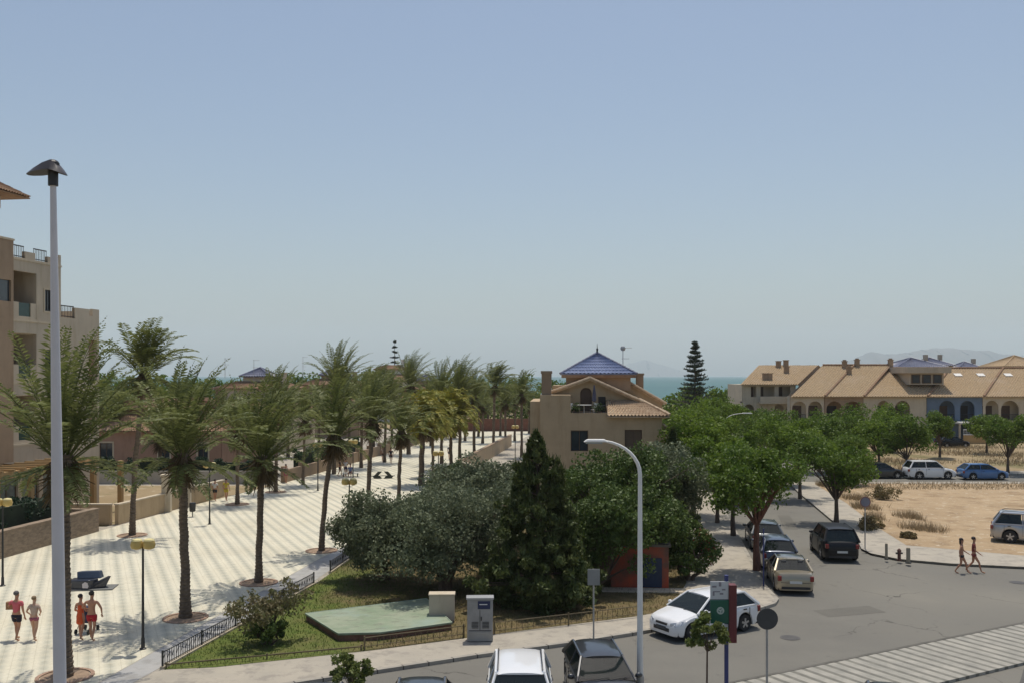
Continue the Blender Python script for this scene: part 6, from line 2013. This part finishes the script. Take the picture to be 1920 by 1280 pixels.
# ------------------------------------------------------------------ people
SKIN = mat('skin', (0.52, 0.30, 0.20), .6, var=.06, scale=6)
SKIN_T = mat('tanned_skin', (0.45, 0.22, 0.13), .6, var=.06, scale=6)
def skin_mesh(name, chain, mt, parent, sub=1):
    """chain: list of (name, parent name, (x,y,z), radius[,ry])"""
    idx, vs, es = {}, [], []
    for c in chain:
        idx[c[0]] = len(vs); vs.append(c[2])
        if c[1] is not None: es.append((idx[c[1]], idx[c[0]]))
    me = bpy.data.meshes.new(name); me.from_pydata(vs, es, []); me.materials.append(mt)
    o = bpy.data.objects.new(name, me); C.objects.link(o)
    if parent is not None: o.parent = parent
    md = o.modifiers.new('skin', 'SKIN'); md.use_smooth_shade = True
    if not me.skin_vertices: me.skin_vertices.new(name='')
    for i, c in enumerate(chain):
        r = c[3]; sv = me.skin_vertices[0].data[i]
        sv.radius = (r, c[4] if len(c) > 4 else r); sv.use_root = (i == 0)
    s = o.modifiers.new('sub', 'SUBSURF'); s.levels = sub; s.render_levels = sub
    return o

def person(label, loc, rz, h=1.75, skin=SKIN, top=None, bottom=None, hair=(.04, .025, .02), long_hair=False, stride=.12, legs=None, arms=None, female=False, bare_top=False, bikini=None, dress=None, seated=False, turn=0, group=None):
    """figure facing local -Y, feet on z=0; arms: dict side->(elbow, hand) offsets from the shoulder"""
    k = h / 1.75
    t = thing('person', label, 'person', loc, rz, group)
    V = lambda x, y, z: (x * k, y * k, z * k)
    hp = .92
    dz = -.47 if seated else 0
    sw = .165 if female else .195
    A = {-1: ((-.05, .03, -.28), (-.04, -.12, -.52)), 1: ((.05, .03, -.28), (.04, -.12, -.52))}
    if arms: A.update(arms)
    ch = [('pelvis', None, V(0, 0, hp + dz), .125 * k, .10 * k), ('waist', 'pelvis', V(0, .0, hp + .16 + dz), (.105 if female else .12) * k, .085 * k), ('chest', 'waist', V(0, .0, hp + .36 + dz), (.125 if female else .145) * k, .095 * k),
          ('neck0', 'chest', V(0, 0, hp + .50 + dz), .065 * k, .06 * k), ('neck', 'neck0', V(0, -.005, hp + .57 + dz), .052 * k), ('jaw', 'neck', V(0, -.025, hp + .635 + dz), .068 * k, .075 * k),
          ('head', 'jaw', V(0, -.01, hp + .72 + dz), .078 * k, .092 * k), ('crown', 'head', V(0, 0, hp + .79 + dz), .055 * k, .065 * k), ('nose', 'head', V(0, -.105, hp + .695 + dz), .012 * k)]
    J = {}
    for f in (-1, 1):
        n = 'L' if f < 0 else 'R'
        sh = (f * sw, 0, hp + .45 + dz)
        e = tuple(sh[i] + A[f][0][i] for i in range(3)); hd = tuple(sh[i] + A[f][1][i] for i in range(3))
        wr_ = tuple(e[i] + (hd[i] - e[i]) * .97 for i in range(3))
        d = Vector([hd[i] - e[i] for i in range(3)]).normalized()
        ch += [('sh' + n, 'chest', V(*sh), .055 * k), ('el' + n, 'sh' + n, V(*e), .039 * k), ('wr' + n, 'el' + n, V(*wr_), .026 * k, .022 * k),
               ('pm' + n, 'wr' + n, V(*(Vector(wr_) + d * .07)), .032 * k, .016 * k)]
        s_ = d.cross(Vector((0, -1, .2))).normalized() if abs(d.y) < .9 else Vector((1, 0, 0))
        for q, (off, ln) in enumerate(((-.03, .065), (-.011, .078), (.01, .074), (.028, .058))):
            a = Vector(wr_) + d * .085 + s_ * off
            b_ = a + d * ln * .55 + Vector((0, -.008, 0)); c_ = b_ + d * ln * .4 + Vector((0, -.014, 0))
            ch += [('f%d' % q + n, 'pm' + n, V(*a), .009 * k), ('g%d' % q + n, 'f%d' % q + n, V(*b_), .008 * k), ('h%d' % q + n, 'g%d' % q + n, V(*c_), .0065 * k)]
        th = Vector(wr_) + d * .04 + s_ * -.04
        ch += [('t0' + n, 'pm' + n, V(*th), .010 * k), ('t1' + n, 't0' + n, V(*(th + d * .045 - s_ * .012)), .008 * k)]
        ph = f * stride
        if seated:
            kn, an = (f * .12, -.42, hp + dz - .02), (f * .12, -.45, .08)
        else:
            kn, an = (f * .10, -.02 - abs(ph) * .35 + ph * .55 * -1, .49), (f * .10, -ph * 1.35 * (1 if True else 0), .085)
            if ph * -1 > 0: an = (f * .10, ph * -1.5, .10)
        hipv = (f * .10, 0, hp - .06 + dz)
        ch += [('hip' + n, 'pelvis', V(*hipv), (.095 if female else .088) * k), ('kn' + n, 'hip' + n, V(*kn), .055 * k), ('cf' + n, 'kn' + n, V(*(kn[i] * .65 + an[i] * .35 + (0, .015, 0)[i] for i in range(3))), .05 * k), ('an' + n, 'cf' + n, V(*an), .034 * k),
               ('ft' + n, 'an' + n, V(an[0] + f * .01, an[1] - .10, .04), .036 * k, .026 * k), ('to' + n, 'ft' + n, V(an[0] + f * .015, an[1] - .18, .028), .028 * k, .018 * k)]
        J[f] = (sh, e, hd, hipv, kn, an)
    skin_mesh('body', ch, skin, t)
    hm = mat('hair_%d' % int(sum(hair) * 1000), hair, .7)
    hb = MB(); hb.ball((0, .02 * k, (hp + .755 + dz) * k), (.092 * k, .105 * k, .088 * k), 12, 8)
    if long_hair: hb.ball((0, .065 * k, (hp + .64 + dz) * k), (.075 * k, .05 * k, .15 * k), 10, 8)
    hb.build('hair', hm, t, smooth=True)
    for f in (-1, 1):
        MB().ball((f * .03 * k, -.085 * k, (hp + .725 + dz) * k), (.011 * k,) * 3, 6, 5).build('eye', W_DARK, t)
        MB().ball((f * .083 * k, .005 * k, (hp + .705 + dz) * k), (.012 * k, .022 * k, .032 * k), 6, 5).build('ear', skin, t)
    MB().ball((0, -.092 * k, (hp + .655 + dz) * k), (.024 * k, .008 * k, .006 * k), 6, 5).build('mouth', mat('lips', (.3, .09, .08), .5), t)
    if top is not None:
        c = [('w', None, V(0, 0, hp + .02 + dz), .142 * k, .118 * k), ('m', 'w', V(0, 0, hp + .17 + dz), .135 * k, .11 * k), ('c', 'm', V(0, 0, hp + .36 + dz), .16 * k, .112 * k), ('n', 'c', V(0, 0, hp + .475 + dz), .085 * k, .075 * k)]
        for f in (-1, 1):
            sh, e = J[f][0], J[f][1]
            c += [('s%d' % f, 'c', V(*sh), .072 * k), ('e%d' % f, 's%d' % f, V(*(sh[i] + (e[i] - sh[i]) * .6 for i in range(3))), .058 * k)]
        skin_mesh('shirt', c, top, t)
    if bikini is not None:
        c = [('a', None, V(0, 0, hp + .33 + dz), .138 * k, .108 * k), ('b', 'a', V(0, 0, hp + .42 + dz), .134 * k, .105 * k)]
        skin_mesh('bikini_top', c, bikini, t)
    if dress is not None:
        c = [('a', None, V(0, 0, .55), .20 * k, .17 * k), ('b', 'a', V(0, 0, hp), .155 * k, .13 * k), ('c', 'b', V(0, 0, hp + .18), .125 * k, .105 * k), ('d', 'c', V(0, 0, hp + .38), .145 * k, .11 * k), ('e', 'd', V(0, 0, hp + .46), .10 * k, .08 * k)]
        skin_mesh('dress', c, dress, t)
    if bottom is not None:
        bl = bottom[1]
        c = [('p', None, V(0, 0, hp + .03 + dz), .14 * k, .118 * k)]
        for f in (-1, 1):
            hv, kn = J[f][3], J[f][4]
            c += [('h%d' % f, 'p', V(*hv), .107 * k), ('k%d' % f, 'h%d' % f, V(*(hv[i] + (kn[i] - hv[i]) * bl for i in range(3))), .092 * k)]
        skin_mesh('shorts', c, bottom[0], t)
    return t

def cloth(n, c): return mat('cloth_' + n, c, .9, var=.08, scale=8)
X, Y = pG(31, 1200)
person('man in a pink shirt and black shorts walking with a carton under his raised arm', (X, Y, .124), R(172), 1.78, SKIN_T, cloth('pink', (.55, .12, .14)), (cloth('black', (.02, .018, .03)), .62), hair=(.10, .09, .085),
       arms={1: ((.12, .02, -.20), (.05, -.22, -.16)), -1: ((-.07, .03, -.27), (-.09, -.04, -.52))})
t = thing('carried_box', 'brown carton held by the man in the pink shirt', 'box', (X - .28, Y + .12, 1.22), R(10))
MB().bx(-.13, .15, -.1, .1, 0, .27).build('carton', mat('cardboard', (.30, .16, .08), .9), t); MB().bx(-.13, .15, -.015, .015, .27, .273).build('tape', W_CREAM, t)
X, Y = pG(64, 1200)
person('woman in a patterned top and rose shorts beside the man in pink', (X, Y, .124), R(176), 1.60, SKIN, cloth('pattern', (.45, .34, .27)), (cloth('rose', (.33, .10, .13)), .35), hair=(.22, .15, .08), female=True,
       arms={1: ((.13, .03, -.24), (.06, -.12, -.38)), -1: ((-.13, .03, -.22), (-.03, -.08, -.34))})
X, Y = pG(151, 1198)
person('woman in an orange dress pushing the pushchair', (X, Y, .124), R(174), 1.64, SKIN_T, hair=(.03, .02, .02), female=True, dress=cloth('orange', (.62, .10, .03)),
       arms={1: ((.05, .02, -.26), (.02, -.28, -.34)), -1: ((-.05, .02, -.26), (-.02, -.28, -.34))})
X, Y = pG(172, 1200)
person('bare-chested man in red shorts walking beside the woman in orange', (X, Y, .124), R(178), 1.78, SKIN_T, None, (cloth('red', (.42, .02, .03)), .55), hair=(.02, .015, .012),
       arms={1: ((.14, .03, -.22), (.02, -.18, -.30)), -1: ((-.16, .03, -.22), (-.16, -.02, -.42))})
X, Y = pG(155, 1190)
t = thing('pushchair', 'folded-hood pushchair in front of the woman in orange', 'pushchair', (X - .02, Y + .35, .124), R(176))
fr = MB()
for f in (-.22, .22):
    fr.tube([(f, .35, 1.0), (f, .05, .55), (f, -.38, .12)], .014, 6); fr.tube([(f, -.15, .62), (f, .3, .12)], .014, 6)
fr.tube([(-.22, .35, 1.0), (.22, .35, 1.0)], .018, 6)
fr.build('frame', METAL, t)
st_ = MB(); st_.bx(-.2, .2, -.25, .12, .38, .45); st_.box((0, .14, .65), (.4, .06, .5)); st_.build('seat', cloth('navy', (.03, .04, .08)), t)
hd_ = MB(); hd_.ball((0, .05, .88), (.22, .24, .13), 10, 6); hd_.build('hood', cloth('navy', (.03, .04, .08)), t, smooth=True)
for x in (-.24, .24):
    for y in (-.38, .3):
        MB().lathe([(.095, -.02), (.095, .02)], 14, (x, y, .1), 'X').build('wheel', RUB, t)
# two people crossing on the right
X, Y = G(1803, 1074, .004)
person('left of two walkers in swimwear stepping off the right pavement', (X, Y, .006), R(62), 1.72, SKIN_T, None, (cloth('dark', (.03, .03, .035)), .3), hair=(.03, .02, .02), stride=.2,
       arms={1: ((.08, -.06, -.26), (.08, -.28, -.40)), -1: ((-.06, .08, -.26), (-.06, .06, -.5))}, bikini=cloth('olive', (.10, .09, .05)), female=True, long_hair=True)
X, Y = G(1826, 1072, .004)
person('right of two walkers in swimwear, wearing red, at the right pavement', (X, Y, .006), R(68), 1.74, SKIN_T, cloth('darkred', (.25, .06, .05)), (cloth('darkred', (.25, .06, .05)), .3), hair=(.03, .02, .02), stride=-.24,
       arms={1: ((.05, .06, -.26), (.05, .02, -.5)), -1: ((-.05, -.05, -.26), (-.05, -.26, -.42))}, female=True)
far_p = [
    (403, 938, 172, 1.65, cloth('white', (.6, .58, .56)), cloth('dark', (.03, .03, .035)), 'walker in white at the far yard wall, left of the couple in yellow', False),
    (424, 938, 170, 1.72, cloth('yellow', (.5, .4, .05)), cloth('yellow', (.5, .4, .05)), 'walker dressed in yellow beside the yard wall', False),
    (843, 861, 175, 1.75, cloth('blueblack', (.04, .045, .09)), cloth('blueblack', (.04, .045, .09)), 'lone walker in dark clothes far down the promenade', False),
    (637, 892, 90, 1.7, cloth('black', (.02, .018, .03)), cloth('black', (.02, .018, .03)), 'person in black beside the seated people', False),
    (648, 892, 170, 1.68, cloth('white', (.6, .58, .56)), cloth('blueblack', (.04, .045, .09)), 'person in white beside the seated people', False),
    (657, 893, 0, 1.7, cloth('sky', (.12, .17, .32)), cloth('blueblack', (.04, .045, .09)), 'person in blue sitting on the far bench', True),
    (733, 868, 175, 1.72, cloth('black', (.02, .018, .03)), cloth('dark', (.03, .03, .035)), 'far walker in black near the left row of palms', False),
    (718, 864, 175, 1.68, cloth('pattern', (.45, .34, .27)), cloth('dark', (.03, .03, .035)), 'far walker in beige near the left row of palms', False),
    (536, 905, 172, 1.7, cloth('pattern', (.45, .34, .27)), cloth('rose', (.33, .10, .13)), 'walker by the brown garden wall on the left', False),
]
for px, py, rz_, h_, tp, bt, lb, seat_ in far_p:
    X, Y = pG(px, py)
    person(lb, (X, Y, .124), R(rz_), h_, SKIN_T, tp, (bt, .6), seated=seat_)
X, Y = pG(657, 893)
t = thing('bench', 'pale bench under the person in blue on the promenade', 'bench', (X, Y + .12, .124), R(5))
MB().bx(-.8, .8, -.2, .2, .32, .37).build('seat', PALE, t)
for f in (-1, 1): MB().bx(f * .65 - .04, f * .65 + .04, -.18, .18, 0, .32).build('leg', METAL, t)

# ------------------------------------------------------------------ haze: even air round the whole scene
hb = MB(); hb.bx(-17000, 17000, -150, 17000, -12, 760)
ho = hb.build('haze', None)
ho.data.materials.clear()
hm = bpy.data.materials.new('haze'); hm.use_nodes = True
for n in list(hm.node_tree.nodes): hm.node_tree.nodes.remove(n)
ou = hm.node_tree.nodes.new('ShaderNodeOutputMaterial'); pv_ = hm.node_tree.nodes.new('ShaderNodeVolumePrincipled')
pv_.inputs['Color'].default_value = (.93, .97, 1, 1)
pv_.inputs['Density'].default_value = 0.00010
pv_.inputs['Anisotropy'].default_value = 0.0
hm.node_tree.links.new(pv_.outputs[0], ou.inputs['Volume'])
ho.data.materials.append(hm)
tag(ho, 'pale summer haze in the air over the sea and mountains', 'haze', kind='stuff')
